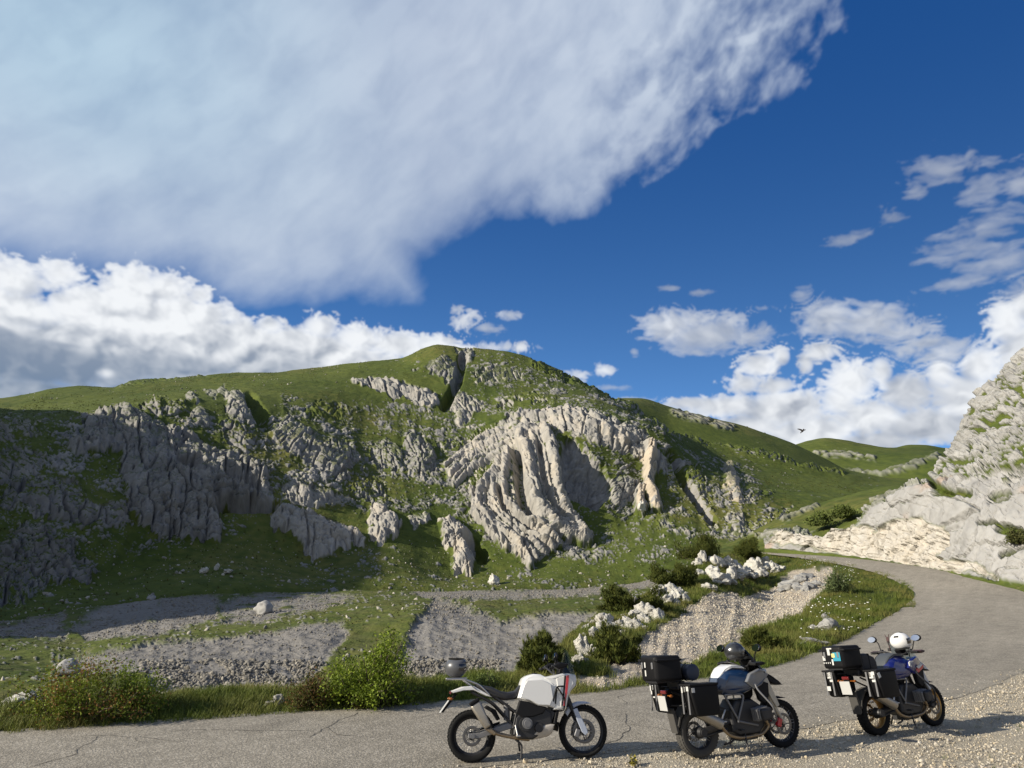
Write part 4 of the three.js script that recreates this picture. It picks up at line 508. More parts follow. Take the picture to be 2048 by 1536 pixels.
// ---------- stones, grass, shrubs, rocks ----------
const leafMat = (o = {}) => new THREE.MeshPhysicalMaterial({ color: 0xffffff, roughness: 0.75, specularIntensity: 0.3, side: THREE.DoubleSide, transmission: 0.35, thickness: 0, ...o });
function weld(g) {   // joins equal corners of an icosphere so that it shades smoothly
  const p = g.attributes.position, map = new Map(), pos = [], idx = []; for (let i = 0; i < p.count; i++) { const k = [p.getX(i), p.getY(i), p.getZ(i)].map((q) => Math.round(q * 1e4)).join(); if (!map.has(k)) { map.set(k, pos.length / 3); pos.push(p.getX(i), p.getY(i), p.getZ(i)); } idx.push(map.get(k)); }
  const o = new THREE.BufferGeometry(); o.setAttribute('position', new THREE.Float32BufferAttribute(pos, 3)); o.setIndex(idx); return o;
}
function stoneGeo(seed, detail, o = {}) {   // a broken stone: a sphere cut by planes, then roughened
  const r = rng(seed), g = weld(new THREE.IcosahedronGeometry(1, detail)), p = g.attributes.position, cuts = [], v = new THREE.Vector3(), col = [];
  for (let i = 0; i < (o.cuts ?? 9); i++) cuts.push({ n: new THREE.Vector3(r() * 2 - 1, r() * 2 - 1, r() * 2 - 1).normalize(), d: 0.42 + 0.4 * r() });
  const rough = o.rough ?? 0.1, f = o.freq ?? 2.2, tint = o.tint ?? [0.52, 0.49, 0.43];
  for (let i = 0; i < p.count; i++) {
    v.fromBufferAttribute(p, i); for (const c of cuts) { const d = v.dot(c.n) - c.d; if (d > 0) v.addScaledVector(c.n, -d * 0.92); }
    const k = 1 + rough * fbm(v.x * f + seed, v.y * f, v.z * f, 4) * 2 - (o.crack ?? 0) * sstep(0.1, 0, Math.abs(n3(v.x * 1.6 + seed, v.y * 0.9, v.z * 1.6 + 4))); v.multiplyScalar(k); v.y *= o.flat ?? 0.8; p.setXYZ(i, v.x, v.y, v.z);
    const a = fbm(v.x * 2 + seed, v.y * 2, v.z * 2, 4), l = sstep(0.1, 0.4, fbm(v.x * 4 + 9, v.y * 4 + seed, v.z * 4, 3)) * (o.lichen ?? 0.3), s = (1 + 0.28 * a) * (1 - l); col.push(tint[0] * s, tint[1] * s, tint[2] * s * (1 - 0.08 * a));
  }
  g.setAttribute('color', new THREE.Float32BufferAttribute(col, 3)); g.setAttribute('uv', new THREE.Float32BufferAttribute([...Array(p.count)].flatMap((_, i) => [p.getX(i) + 0.4 * p.getZ(i), p.getY(i) + 0.5 * p.getZ(i)]), 2)); g.computeVertexNormals(); return g;
}
const stoneMat = new THREE.MeshPhysicalMaterial({ vertexColors: true, roughness: 0.92, specularIntensity: 0.3 });
{ const b = rockBump.clone(); b.repeat.set(0.5, 0.5); b.needsUpdate = true; stoneMat.bumpMap = b; stoneMat.bumpScale = 0.12; }
const M4 = new THREE.Matrix4(), Q4 = new THREE.Quaternion(), E4 = new THREE.Euler(), S4 = new THREE.Vector3(), V4 = new THREE.Vector3(), UPV = new THREE.Vector3(0, 1, 0);
function heap(name, label, geos, material, list, parent = scene) {   // many small things that read as one mass: one object per shape
  geos.forEach((g, k) => { const part = list.filter((_, i) => i % geos.length === k), m = new THREE.InstancedMesh(g, material, part.length); m.name = parent === scene ? numbered(name) : name; if (parent !== scene) m.userData.kind = 'stuff'; part.forEach((q, i) => { m.setMatrixAt(i, q.m); if (q.c) m.setColorAt(i, q.c); }); if (parent === scene) tag(m, label, null, null, 'stuff'); parent.add(m); });
}
const put = (x, y, z, q, sx, sy = sx, sz = sx) => new THREE.Matrix4().compose(V4.set(x, y, z), q, S4.set(sx, sy, sz));
const turnQ = (r, tilt = 6.28) => new THREE.Quaternion().setFromEuler(E4.set((r() - 0.5) * tilt, r() * 6.28, (r() - 0.5) * tilt));
{
  const r = rng(31), small = [stoneGeo(1, 1, { cuts: 7 }), stoneGeo(2, 1, { cuts: 8 }), stoneGeo(3, 1, { cuts: 6 })], sm = mat([1, 1, 1], 0.95, { vertexColors: true, specularIntensity: 0.3 });
  let list = [];
  const shade = (k, w = 0) => new THREE.Color().setRGB(k * (1 + 0.1 * w), k, k * (1 - 0.16 * w));
  // lay-by gravel
  const raycast = (x, z) => { let best = 1e9, b = null, k = 0; lay.pts.forEach((p, i) => { const d = (p.x - x) ** 2 + (p.z - z) ** 2; if (d < best) { best = d; b = p; k = i; } }); const n = lay.dir(k), s = (x - b.x) * n.x + (z - b.z) * n.z; return { s, y: b.y }; };
  for (let n = 0; n < 90000 && list.length < 32000; n++) { const x = -2 + 17 * r(), z = -20 + 12.2 * r(), q = raycast(x, z); if (q.s < -0.9 || q.s > 5 || -z < 7.6) continue; if (q.s < 0.15 && r() > 0.3 * Math.exp(q.s * 4.5)) continue; const R = 0.006 + 0.016 * r() ** 3 + (r() < 0.012 ? 0.03 * r() : 0); list.push({ m: put(x, q.y - 0.004 + R * 0.35 + (q.s < 0 ? 0.012 : 0) + (q.s > 3.2 ? 0.9 * sstep(3.2, 11, q.s) : 0), z, turnQ(r), R * (0.8 + 0.6 * r()), R * 0.8, R), c: shade(0.6 + 0.28 * r(), r() * 1.1) }); }
  heap('gravel_stones', 'loose pale stones on the gravel lay-by', small, sm, list); list = [];
  valley.spread(26000, (z, px, py, ny) => z > 0.15 ? z : 0, r, (x, y, z) => { const d = Math.hypot(x, z), R = (0.05 + 0.2 * r() ** 7 + 0.03 * r()) * (d < 110 ? 0.85 : 1.1); list.push({ m: put(x, y + R * 0.1, z, turnQ(r), R * (0.8 + 0.6 * r()), R * 0.9, R), c: shade(0.27 + 0.16 * r(), 0.3 * r()) }); });
  // the lower part of the near scree is coarse
  valley.spread(9000, (z, px, py) => z > 0.5 && px > 280 && px < 1000 && py > 1318 && py < 1410 && n3(px / 40, py / 30, 3) > -0.25 ? 1 : 0, r, (x, y, z) => { const R = 0.08 + 0.2 * r() ** 4; list.push({ m: put(x, y + R * 0.2, z, turnQ(r), R * (0.8 + 0.7 * r()), R * 0.8, R), c: shade(0.28 + 0.26 * r() ** 2, 0.2 * r()) }); });
  heap('scree_stones', 'grey loose stones of the scree slopes in the valley', [stoneGeo(4, 1), stoneGeo(5, 1), stoneGeo(6, 1)], sm, list); list = [];
  valley.spread(1100, (z, px, py) => z < 0.2 && py > 1090 && n3(px / 60, py / 30, 8) > 0.05 ? 1 : 0, r, (x, y, z) => { const R = 0.1 + 0.4 * r() ** 6; list.push({ m: put(x, y + R * 0.1, z, turnQ(r), R * 1.2, R * 0.8, R), c: shade(0.4 + 0.4 * r(), 0.2 * r()) }); });
  mountain.spread(2600, (z, px, py, ny) => px > 0 && px < 1600 && z < 0.3 && ny > 0.55 && (py > 1080 ? 1.6 : n3(px / 50, py / 30, 8) > 0.1 ? 0.5 : 0), r, (x, y, z) => { const R = 0.14 + 0.5 * r() ** 6; list.push({ m: put(x, y + R * 0.1, z, turnQ(r), R * 1.2, R * 0.8, R), c: shade(0.4 + 0.4 * r(), 0.2 * r()) }); });
  heap('fallen_stones', 'pale fallen stones lying in the turf below the cliffs', [stoneGeo(7, 1), stoneGeo(8, 1)], sm, list); list = [];
  bank.spread(34000, (z, px, py, ny, x, y, zz) => z > 0.4 ? z * Math.min(1, 900 / (x * x + zz * zz)) : 0, r, (x, y, z) => { const d = Math.hypot(x, z), R = (0.009 + 0.028 * r() ** 6) * Math.min(2, d / 20); list.push({ m: put(x, y + R * 0.2, z, turnQ(r), R * (0.8 + 0.6 * r()), R * 0.8, R), c: shade(0.62 + 0.26 * r(), r()) }); });
  heap('slope_gravel', 'pale loose gravel on the bare slope inside the bend', [stoneGeo(9, 1), stoneGeo(10, 1)], sm, list);
}
// tussocks and low scrub on the slopes
const scrubList = (surf, n, seed, w, size) => { const r = rng(seed), l = []; surf.spread(n, w, r, (x, y, z) => { const s = size * (0.5 + r() * r() * 1.6), v = 0.65 + 0.6 * r(), t = r(); l.push({ m: put(x, y - 0.05, z, turnQ(r, 0.5), s * 1.3, s * 0.75, s * 1.3), c: new THREE.Color().setRGB(v * lerp(0.055, 0.12, t), v * lerp(0.072, 0.11, t), v * lerp(0.016, 0.03, t)) }); }); return l; };
// grass
function tuftGeo(seed, blades, w, lean) {
  const r = rng(seed), pos = [], idx = []; for (let b = 0; b < blades; b++) { const a = r() * 6.28, l = lean * (0.3 + r()), h = 0.55 + 0.45 * r(), ox = (r() - 0.5) * 0.5, oz = (r() - 0.5) * 0.5, k = pos.length / 3, cx = Math.cos(a), cz = Math.sin(a); for (let s = 0; s < 3; s++) { const t = s / 2, ww = w * (1 - t * 0.85), d = l * t * t; pos.push(ox + cx * d - cz * ww, h * t, oz + cz * d + cx * ww, ox + cx * d + cz * ww, h * t, oz + cz * d - cx * ww); } idx.push(k, k + 1, k + 2, k + 1, k + 3, k + 2, k + 2, k + 3, k + 4, k + 3, k + 5, k + 4); }
  const g = new THREE.BufferGeometry(); g.setAttribute('position', new THREE.Float32BufferAttribute(pos, 3)); g.setIndex(idx); g.computeVertexNormals(); return g;
}
{
  const r = rng(77), geos = [tuftGeo(1, 9, 0.035, 0.5), tuftGeo(2, 8, 0.03, 0.7)], gm = leafMat({ roughness: 0.7 }), list = [];
  bank.spread(52000, (z, px, py, ny, x, y, zz) => { const d2 = x * x + zz * zz; return z < 0.55 && py < 1600 ? (1 - z) * Math.min(1, 330 / d2) * (n3(x / 0.9, 4, zz / 0.9) > -0.35 ? 1 : 0.3) : 0; }, r, (x, y, z, nx, ny, nz, px) => {
    const d = Math.hypot(x, z), dry = sstep(-0.3, 0.4, fbm(x / 2.2, 5, z / 2.2, 3) + 0.25 * (r() - 0.5)), hgt = (0.13 + 0.16 * r() * r() + 0.12 * Math.max(0, n3(x / 1.7, 9, z / 1.7))) * (d < 24 ? 1 : 1.25), v = 0.75 + 0.5 * r();
    list.push({ m: put(x, y - 0.01, z, turnQ(r, 0.3), hgt * 1.1, hgt, hgt * 1.1), c: new THREE.Color().setRGB(v * lerp(0.11, 0.22, dry), v * lerp(0.15, 0.205, dry), v * lerp(0.022, 0.06, dry)) }); });
  heap('verge_grass', 'grass of the verge and the slope inside the bend', geos, gm, list);
  const fl = []; bank.spread(260, (z, px, py) => z < 0.3 && ((px > 1590 && px < 1750 && py > 1200 && py < 1300) || (px > 1600 && py > 1120 && py < 1180 && px < 1720)) && n3(px / 14, py / 6, 2) > 0.15 ? 1 : 0, r, (x, y, z) => { const s = 0.018 + 0.02 * r(); fl.push({ m: put(x, y + 0.2 + 0.12 * r(), z, turnQ(r, 1), s, s * 0.4, s) }); });
  heap('white_flowers', 'small white flowers in the verge grass by the bend', [new THREE.IcosahedronGeometry(1, 0)], mat([0.75, 0.75, 0.68], 0.8), fl);
  const rg = []; for (let i = 0; i < 2500; i++) { const p = lay.pts[Math.floor(r() * lay.pts.length)]; const t = r(); if (p.x < 5.5) { if (p.x < 0.5 || r() > 0.10) continue; } const d = lay.dir(lay.pts.indexOf(p)), s = p.x < 5.5 ? 1.6 + r() * 2 : 1.2 + r() * 4.2, x = p.x + d.x * s, z = p.z + d.z * s; if (n3(x / 0.8, 2, z / 0.8) < 0.12) continue; const h = 0.04 + 0.05 * r(), v = 0.7 + 0.5 * r(); rg.push({ m: put(x, p.y - 0.02 + 0.9 * sstep(3.2, 11, s) * sstep(6, 0, Math.max(0, x - 9)) + sstep(2.5, 12, s) * 2.2 * sstep(12, 22, x), z, turnQ(r, 0.3), h * 1.3, h, h * 1.3), c: new THREE.Color().setRGB(0.1 * v, 0.14 * v, 0.03 * v) }); }
  heap('sparse_grass', 'sparse short grass growing through the lay-by gravel', geos, gm, rg);
}
// shrubs: branches from one stock, leaves along the outer half of each
const LEAF = (() => { const g = new THREE.BufferGeometry(); g.setAttribute('position', new THREE.Float32BufferAttribute([0, 0, 0, 0.3, 0.45, 0.1, 0, 1, -0.05, -0.3, 0.45, 0.1], 3)); g.setIndex([0, 1, 2, 0, 2, 3]); g.computeVertexNormals(); return g; })();
const NEEDLES = (() => { const r = rng(3), pos = [], idx = []; for (let i = 0; i < 11; i++) { const a = r() * 6.28, t = 0.5 + 0.5 * r(), y = 0.15 * r(), x = Math.cos(a), z = Math.sin(a), k = pos.length / 3; pos.push(-z * 0.05, y, x * 0.05, z * 0.05, y, -x * 0.05, x * 0.5 * t, y + 0.75 * t, z * 0.5 * t); idx.push(k, k + 1, k + 2); } const g = new THREE.BufferGeometry(); g.setAttribute('position', new THREE.Float32BufferAttribute(pos, 3)); g.setIndex(idx); g.computeVertexNormals(); return g; })();
function tube(points, r0, r1, sides = 6, n = 8) { const c = new THREE.CatmullRomCurve3(points), g = new THREE.TubeGeometry(c, n, 1, sides), p = g.attributes.position, q = new THREE.Vector3(); for (let i = 0; i <= n; i++) { const t = i / n, o = c.getPointAt(t), R = lerp(r0, r1, t); for (let j = 0; j <= sides; j++) { const k = i * (sides + 1) + j; q.fromBufferAttribute(p, k).sub(o).multiplyScalar(R).add(o); p.setXYZ(k, q.x, q.y, q.z); } } return g; }
const bark = mat([0.11, 0.085, 0.06], 0.95), pineMat = leafMat({ transmission: 0.12 }), leafMats = leafMat();
function shrub(name, label, category, group, at, w, h, depth, o) {
  const g = new THREE.Group(); g.name = numbered(name); tag(g, label, category, group); g.position.copy(at); scene.add(g);
  const r = rng(o.seed), list = [], twigs = [], base = new THREE.Vector3(); const hole = o.seed * 3.7;
  const count = o.branches ?? 90;
  for (let b = 0, tries = 0; b < count && tries < 5000; tries++) {
    const a = r() * 6.28, q = Math.sqrt(r()), e = r() ** 0.7; let x = Math.cos(a) * q, z = Math.sin(a) * q, y = e; if (x * x + z * z + y * y * 0.9 > 1.02) continue;
    const lump = 0.3 * n3(x * 2.2 + hole, y * 2.2, z * 2.2); if (x * x + z * z + y * y > 0.78 + lump * 1.9) continue;
    if (o.profile && y > o.profile(x)) continue;
    const tip = new THREE.Vector3(x * w / 2, y * h, z * depth / 2); base.set(tip.x * (o.spread ?? 0.4) + (r() - 0.5) * w * 0.08, 0, tip.z * (o.spread ?? 0.4)); b++;
    const mid = base.clone().lerp(tip, 0.5).add(new THREE.Vector3((r() - 0.5) * 0.14 * w, 0.12 * h * (o.rise ?? 1), (r() - 0.5) * 0.14 * w)), c = new THREE.QuadraticBezierCurve3(base.clone().setY(-0.1), mid, tip);
    if (b % (o.twigEvery ?? 3) === 0 && (!o.single || !twigs.length)) twigs.push(tube([new THREE.Vector3(tip.x * 0.03, -0.1, tip.z * 0.03), ...c.getPoints(4).slice(1)], o.thick ?? 0.018, (o.thick ?? 0.018) * 0.3, 4, 5));
    const per = o.leaves ?? 60, rad = (o.cluster ?? 0.13) * Math.min(w, h * 1.4);
    for (let i = 0; i < per; i++) { const t = 1 - 0.62 * r() ** 1.5, p = c.getPoint(t), u = rad * (0.35 + 0.65 * t), k = r() ** 0.5, th = r() * 6.28, ph = Math.acos(2 * r() - 1); p.x += u * k * Math.sin(ph) * Math.cos(th); p.y += u * 0.8 * k * Math.cos(ph); p.z += u * k * Math.sin(ph) * Math.sin(th); if (p.y < 0.02) p.y = 0.02 + 0.05 * r(); const s = o.size * (0.65 + 0.7 * r()); list.push({ m: put(p.x, p.y, p.z, turnQ(r, o.needles ? 1.4 : 4.2), s), c: o.color(r, p.x / w * 2, p.y / h, p) }); }
  }
  if (twigs.length) { const s = new THREE.Mesh(mergeGeometries(twigs), bark); s.name = 'stem'; g.add(s); }
  heap('foliage', null, [o.needles ? NEEDLES : LEAF], o.needles ? pineMat : leafMats, list, g); return g;
}
const C3 = (r, g, b) => new THREE.Color().setRGB(r, g, b);
const green = (a, b) => (r) => { const v = 0.7 + 0.6 * r(), t = r(); return C3(v * lerp(a[0], b[0], t), v * lerp(a[1], b[1], t), v * lerp(a[2], b[2], t)); };
const spotOn = (s, px, py) => { const p = s.hit(px, py); p.y -= 0.03; return p; }, metres = (p, n) => n * Math.hypot(p.x, p.y - EYE, p.z) * 0.965 / F;
function plantAt(s, px, py, wpx, hpx, name, label, category, group, o) { const p = spotOn(s, px, py); return shrub(name, label, category, group, p, metres(p, wpx), metres(p, hpx), metres(p, Math.min(wpx, hpx * 1.6)) , o); }
const PINE = green([0.05, 0.068, 0.014], [0.1, 0.11, 0.02]), pine = (seed, o = {}) => ({ seed, needles: true, size: 0.19, branches: 120, leaves: 42, cluster: 0.1, profile: (x) => 0.62 + 0.34 * Math.sin(x * 4 + seed) + 0.12 * Math.sin(x * 13 + seed), spread: 0.55, thick: 0.03, twigEvery: 8, color: PINE, ...o });
const rusty = (r, x, y) => { const v = 0.7 + 0.6 * r(), q = r() < 0.10 + 0.25 * (n3(x * 2, y * 2, 3) > 0) ? 1 : 0; return q ? C3(v * 0.22, v * 0.12, v * 0.035) : C3(v * 0.16, v * 0.2, v * 0.024); };
plantAt(bank, 160, 1436, 290, 108, 'shrub', 'low sprawling shrub with rusty brown and green leaves, farthest left beside the road', 'shrub', null, { seed: 11, size: 0.05, branches: 120, leaves: 62, cluster: 0.16, color: rusty });
plantAt(bank, 265, 1424, 130, 84, 'shrub', 'fresh green leafy shrub behind the right end of the rusty sprawling shrub', 'shrub', null, { seed: 12, size: 0.05, branches: 60, leaves: 55, cluster: 0.17, color: green([0.14, 0.2, 0.02], [0.22, 0.28, 0.03]) });
plantAt(bank, 736, 1412, 230, 172, 'bush', 'tall bright yellow green bush beside the road, left of the white motorcycle', 'bush', null, { seed: 13, size: 0.058, branches: 190, leaves: 62, cluster: 0.1, profile: (x) => 0.62 + 0.45 * x + 0.1 * Math.sin(x * 9), spread: 0.28, twigEvery: 2, color: green([0.11, 0.165, 0.012], [0.22, 0.28, 0.025]) });
plantAt(bank, 622, 1416, 120, 74, 'shrub', 'low rusty brown shrub at the left foot of the tall bright bush', 'shrub', null, { seed: 14, size: 0.045, branches: 70, leaves: 60, cluster: 0.17, color: (r) => { const v = 0.7 + 0.6 * r(); return r() < 0.42 ? C3(v * 0.15, v * 0.08, v * 0.03) : C3(v * 0.1, v * 0.11, v * 0.02); } });
plantAt(bank, 725, 1418, 66, 56, 'shrub', 'small reddish brown shrub at the right foot of the tall bright bush', 'shrub', null, { seed: 15, size: 0.04, branches: 40, leaves: 55, cluster: 0.2, color: (r) => { const v = 0.7 + 0.6 * r(); return r() < 0.45 ? C3(v * 0.17, v * 0.085, v * 0.035) : C3(v * 0.1, v * 0.11, v * 0.02); } });
plantAt(bank, 972, 1382, 70, 42, 'shrub', 'small light green shrub behind the seat of the white motorcycle', 'shrub', null, { seed: 16, size: 0.045, branches: 46, leaves: 55, cluster: 0.2, color: green([0.1, 0.14, 0.03], [0.16, 0.2, 0.05]) });
for (const [px, py, w, h, seed, label] of [
  [1092, 1345, 125, 78, 21, 'dark dwarf pine behind the windscreen of the white motorcycle'],
  [1236, 1322, 112, 78, 22, 'dark dwarf pine at the left edge of the pale gravel slope'],
  [1265, 1222, 150, 58, 23, 'wide dark dwarf pine above the row of white rocks'],
  [1345, 1170, 110, 62, 24, 'dark dwarf pine below the tall airy bush on the crest'],
  [1400, 1120, 100, 66, 25, 'dark dwarf pine left of the white leaning rock on the crest'],
  [1492, 1118, 84, 50, 26, 'rounded dark dwarf pine where the far road disappears'],
  [1532, 1300, 100, 44, 28, 'low dark juniper behind the windscreen of the middle motorcycle']]) plantAt(bank, px, py, w, h, 'dwarf_pine', label, 'pine shrub', null, pine(seed));
plantAt(bank, 1392, 1098, 115, 78, 'bush', 'tall airy olive green bush on the crest in front of the mountain', 'bush', null, { seed: 41, size: 0.12, branches: 120, leaves: 40, cluster: 0.13, spread: 0.3, twigEvery: 2, thick: 0.03, color: green([0.12, 0.125, 0.035], [0.19, 0.185, 0.07]) });
plantAt(bank, 1682, 1186, 70, 52, 'bush', 'grey green bush in the grass left of the bend', 'bush', null, { seed: 42, size: 0.09, branches: 70, leaves: 48, cluster: 0.2, color: green([0.07, 0.1, 0.035], [0.11, 0.14, 0.05]) });
plantAt(rightHill, 1889, 893, 30, 36, 'bush', 'small dark bush on the edge of the rocky hillside against the sky', 'bush', null, { seed: 43, size: 0.22, branches: 40, leaves: 36, cluster: 0.2, color: green([0.04, 0.06, 0.015], [0.08, 0.1, 0.03]) });
plantAt(rightHill, 2042, 1086, 44, 30, 'bush', 'dark bush on the rock ledge at the right edge of the photo', 'bush', null, { seed: 44, size: 0.14, branches: 50, leaves: 45, cluster: 0.22, color: green([0.05, 0.06, 0.015], [0.1, 0.1, 0.03]) });
for (const [px, py, w, h, seed, label] of [[1640, 1050, 60, 32, 51, 'leftmost of two round bushes on the grassy mound behind the road cut'], [1690, 1035, 56, 30, 52, 'rightmost of two round bushes on the grassy mound behind the road cut']]) { const s = rightHill; const [a] = azel(px, py), p = new THREE.Vector3(104 * Math.sin(a), EYE + 104 * Math.tan(azel(px, py)[1]), -104 * Math.cos(a)); shrub('bush', label, 'bush', null, p, metres(p, w), metres(p, h), metres(p, w), { seed, size: 0.3, branches: 60, leaves: 40, cluster: 0.22, color: green([0.075, 0.105, 0.02], [0.13, 0.16, 0.035]), profile: (x) => 0.6 + 0.2 * Math.sin(x * 5 + seed) }); }
{ const at = onPlane(1266, 1531); shrub('weed', 'small weed with yellow and dark leaves in the gravel below the white motorcycle', 'weed', null, at, 0.3, 0.12, 0.25, { seed: 61, size: 0.06, branches: 9, leaves: 7, cluster: 0.12, thick: 0.004, twigEvery: 1, single: true, spread: 0.2, color: (r) => r() < 0.5 ? C3(0.34, 0.3, 0.05) : C3(0.07, 0.07, 0.03) }); }
heap('slope_scrub', 'low tussocks and scrub scattered over the mountain and the valley', [NEEDLES], pineMat, [...scrubList(mountain, 26000, 91, (z, px, py, ny) => px > -60 && px < 1750 && z < 0.3 && ny > 0.4 ? Math.max(0, 0.55 + 1.5 * n3(px / 40, py / 24, 15)) * (py < 800 && px < 800 ? 0.35 : 1) : 0, 0.62), ...scrubList(valley, 6000, 92, (z, px, py) => px > -60 && z < 0.25 ? Math.max(0, 0.5 + 1.4 * n3(px / 50, py / 22, 25)) : 0, 0.36)]);
// outcrops of pale rock on the spur: each rock a piece of its outcrop
const big = [1, 2, 3, 4, 5, 6].map((k) => stoneGeo(100 + k, 6, { cuts: 13, rough: 0.3, freq: 3.4, flat: 1, lichen: 0.3, crack: 0.2, tint: [0.46, 0.445, 0.40] })), greyBig = [7, 8, 9].map((k) => stoneGeo(100 + k, 5, { cuts: 10, rough: 0.16, flat: 0.9, lichen: 0.35, crack: 0.08, tint: [0.30, 0.295, 0.28] }));
function outcrop(label, list, geos, seed, surf = bank) {
  const r = rng(seed), g = new THREE.Group(); g.name = numbered('rock_outcrop'); tag(g, label, 'rock outcrop'); const spots = P2(list).map(([px, py, w, h]) => ({ p: surf.hit(px, py + (h ?? w) * 0.3), w, h: h ?? w * 0.95 })); g.position.copy(spots[0].p); scene.add(g);
  for (const q of [...spots]) for (let k = 0; k < (q.w > 12 ? 3 : 1); k++) { const a = r() * 6.28, d = metres(q.p, q.w) * (0.55 + 0.5 * r()), f = 0.3 + 0.4 * r(); spots.push({ p: q.p.clone().add(new THREE.Vector3(Math.cos(a) * d, -0.1 * d, Math.sin(a) * d)), w: q.w * f, h: q.h * f }); }
  for (const { p, w, h } of spots) { const m = new THREE.Mesh(geos[Math.floor(r() * geos.length)], stoneMat); m.name = 'rock'; const a = metres(p, w) * 0.76, b = metres(p, h) * 0.7; m.position.copy(p).sub(g.position); m.position.y += b * 0.32; m.rotation.set((r() - 0.5) * 0.7, r() * 6.28, (r() - 0.5) * 0.7); m.scale.set(a, b, a); g.add(m); }
}
const CROP6 = (s) => P2(s).map(([x, y, w, h]) => [1100 + x / 3.413, 1000 + y / 3.413, w / 3.413, (h ?? w) / 3.413].map((q) => q.toFixed(1)).join()).join(' ');
outcrop('row of jagged white rocks on the crest below the far road', CROP6('1150,420,80,100 1205,430,80,100 1250,450,80,90 1095,490,80,90 1135,535,80,80 1190,540,70,70 1240,510,80,80 1300,490,80,80 1345,500,70,70 1385,470,95,95 1420,445,90,100 1500,465,80,80 1545,465,75,80 1090,590,60,60 1170,310,70,50 1130,300,60,50 1225,300,60,40 1475,430,60,60'), big, 1);
outcrop('long ridge of broken white rocks between two dwarf pines', CROP6('560,700,90,90 615,695,80,80 680,705,70,70 760,625,90,90 830,610,80,90 850,660,80,80 790,680,70,70 740,660,70,70 650,750,95,90 705,765,85,90 740,800,80,80 640,810,75,75 570,785,70,70 480,740,60,50 345,815,80,80 395,835,80,80 365,885,90,90 430,865,70,70 300,905,80,80 240,880,50,60 520,830,70,70 590,850,70,70 480,850,60,60 550,860,60,60 455,900,60,60 875,630,60,70'), big, 2);
outcrop('tall pale rock standing beside the dark pine', CROP6('230,1010,85,150 270,1040,60,100 200,1085,70,70'), big, 3);
outcrop('pale rock seen through the windscreen of the white motorcycle', CROP6('30,1030,90,90 70,1080,90,110 15,1120,90,90 95,1120,60,90 55,1150,80,70'), big, 4);
outcrop('white pillar of rock leaning to the right on the crest', CROP6('1040,385,40,110 1010,425,50,40'), big, 5);
outcrop('grey broken rocks at the top of the gravel slope', CROP6('1640,565,80,60 1705,545,80,60 1745,520,80,60 1690,595,70,50 1620,600,70,50 1780,590,70,60 1745,605,60,50 1590,590,50,40 1820,570,60,40'), greyBig, 6);
outcrop('flat white stones in the verge grass behind the right motorcycle', CROP6('1790,965,110,34 1730,970,50,26 1845,975,50,24 1890,860,90,90 1880,800,40,40'), greyBig, 7);
outcrop('thin white slab sticking out above the wide dwarf pine', CROP6('700,545,60,60 735,520,50,40 680,570,40,40 900,530,60,30'), big, 8);
outcrop('white rock at the left edge of the photo beside the sprawling shrub', '28,1402,40,24', big, 9, bank);
outcrop('two white rocks beside the road between the shrubs', '556,1402,18,16 543,1406,14,10', big, 10, bank);
for (const [px, py, w, h, label, s] of [[525, 1226, 42, 30, 'large pale boulder lying alone on the upper scree', valley], [135, 1352, 50, 36, 'large grey boulder at the left end of the lower scree', valley], [434, 1140, 12, 18, 'upright pale boulder in the shaded hollow, middle of three', mountain], [410, 1146, 20, 15, 'broad pale boulder in the shaded hollow, left of the upright one', mountain], [456, 1147, 18, 13, 'slanting pale boulder in the shaded hollow, right of the upright one', mountain], [582, 1152, 14, 12, 'small pale boulder below the bright bulging cliff', valley], [988, 1168, 24, 26, 'pointed grey boulder below the hanging tongue of rock', mountain], [1281, 1022, 18, 32, 'egg shaped rock standing beside the warm coloured rock pillar', mountain], [545, 1160, 16, 14, 'grey boulder left of the small boulder under the bulging cliff', valley], [300, 1200, 18, 12, 'flat grey boulder above the smooth dark scree', valley]]) {
  const r = rng(px * 7 + py), p = s.hit(px, py), m = new THREE.Mesh(s === mountain ? big[px % 6] : greyBig[px % 3], stoneMat); m.name = numbered('boulder'); tag(m, label, 'boulder'); const a = metres(p, w) * 0.52, b = metres(p, h) * 0.55; m.position.copy(p); m.position.y += b * 0.5; m.scale.set(a, b, a); m.rotation.set(0.3 * (r() - 0.5), r() * 6, 0.3 * (r() - 0.5)); scene.add(m);
}

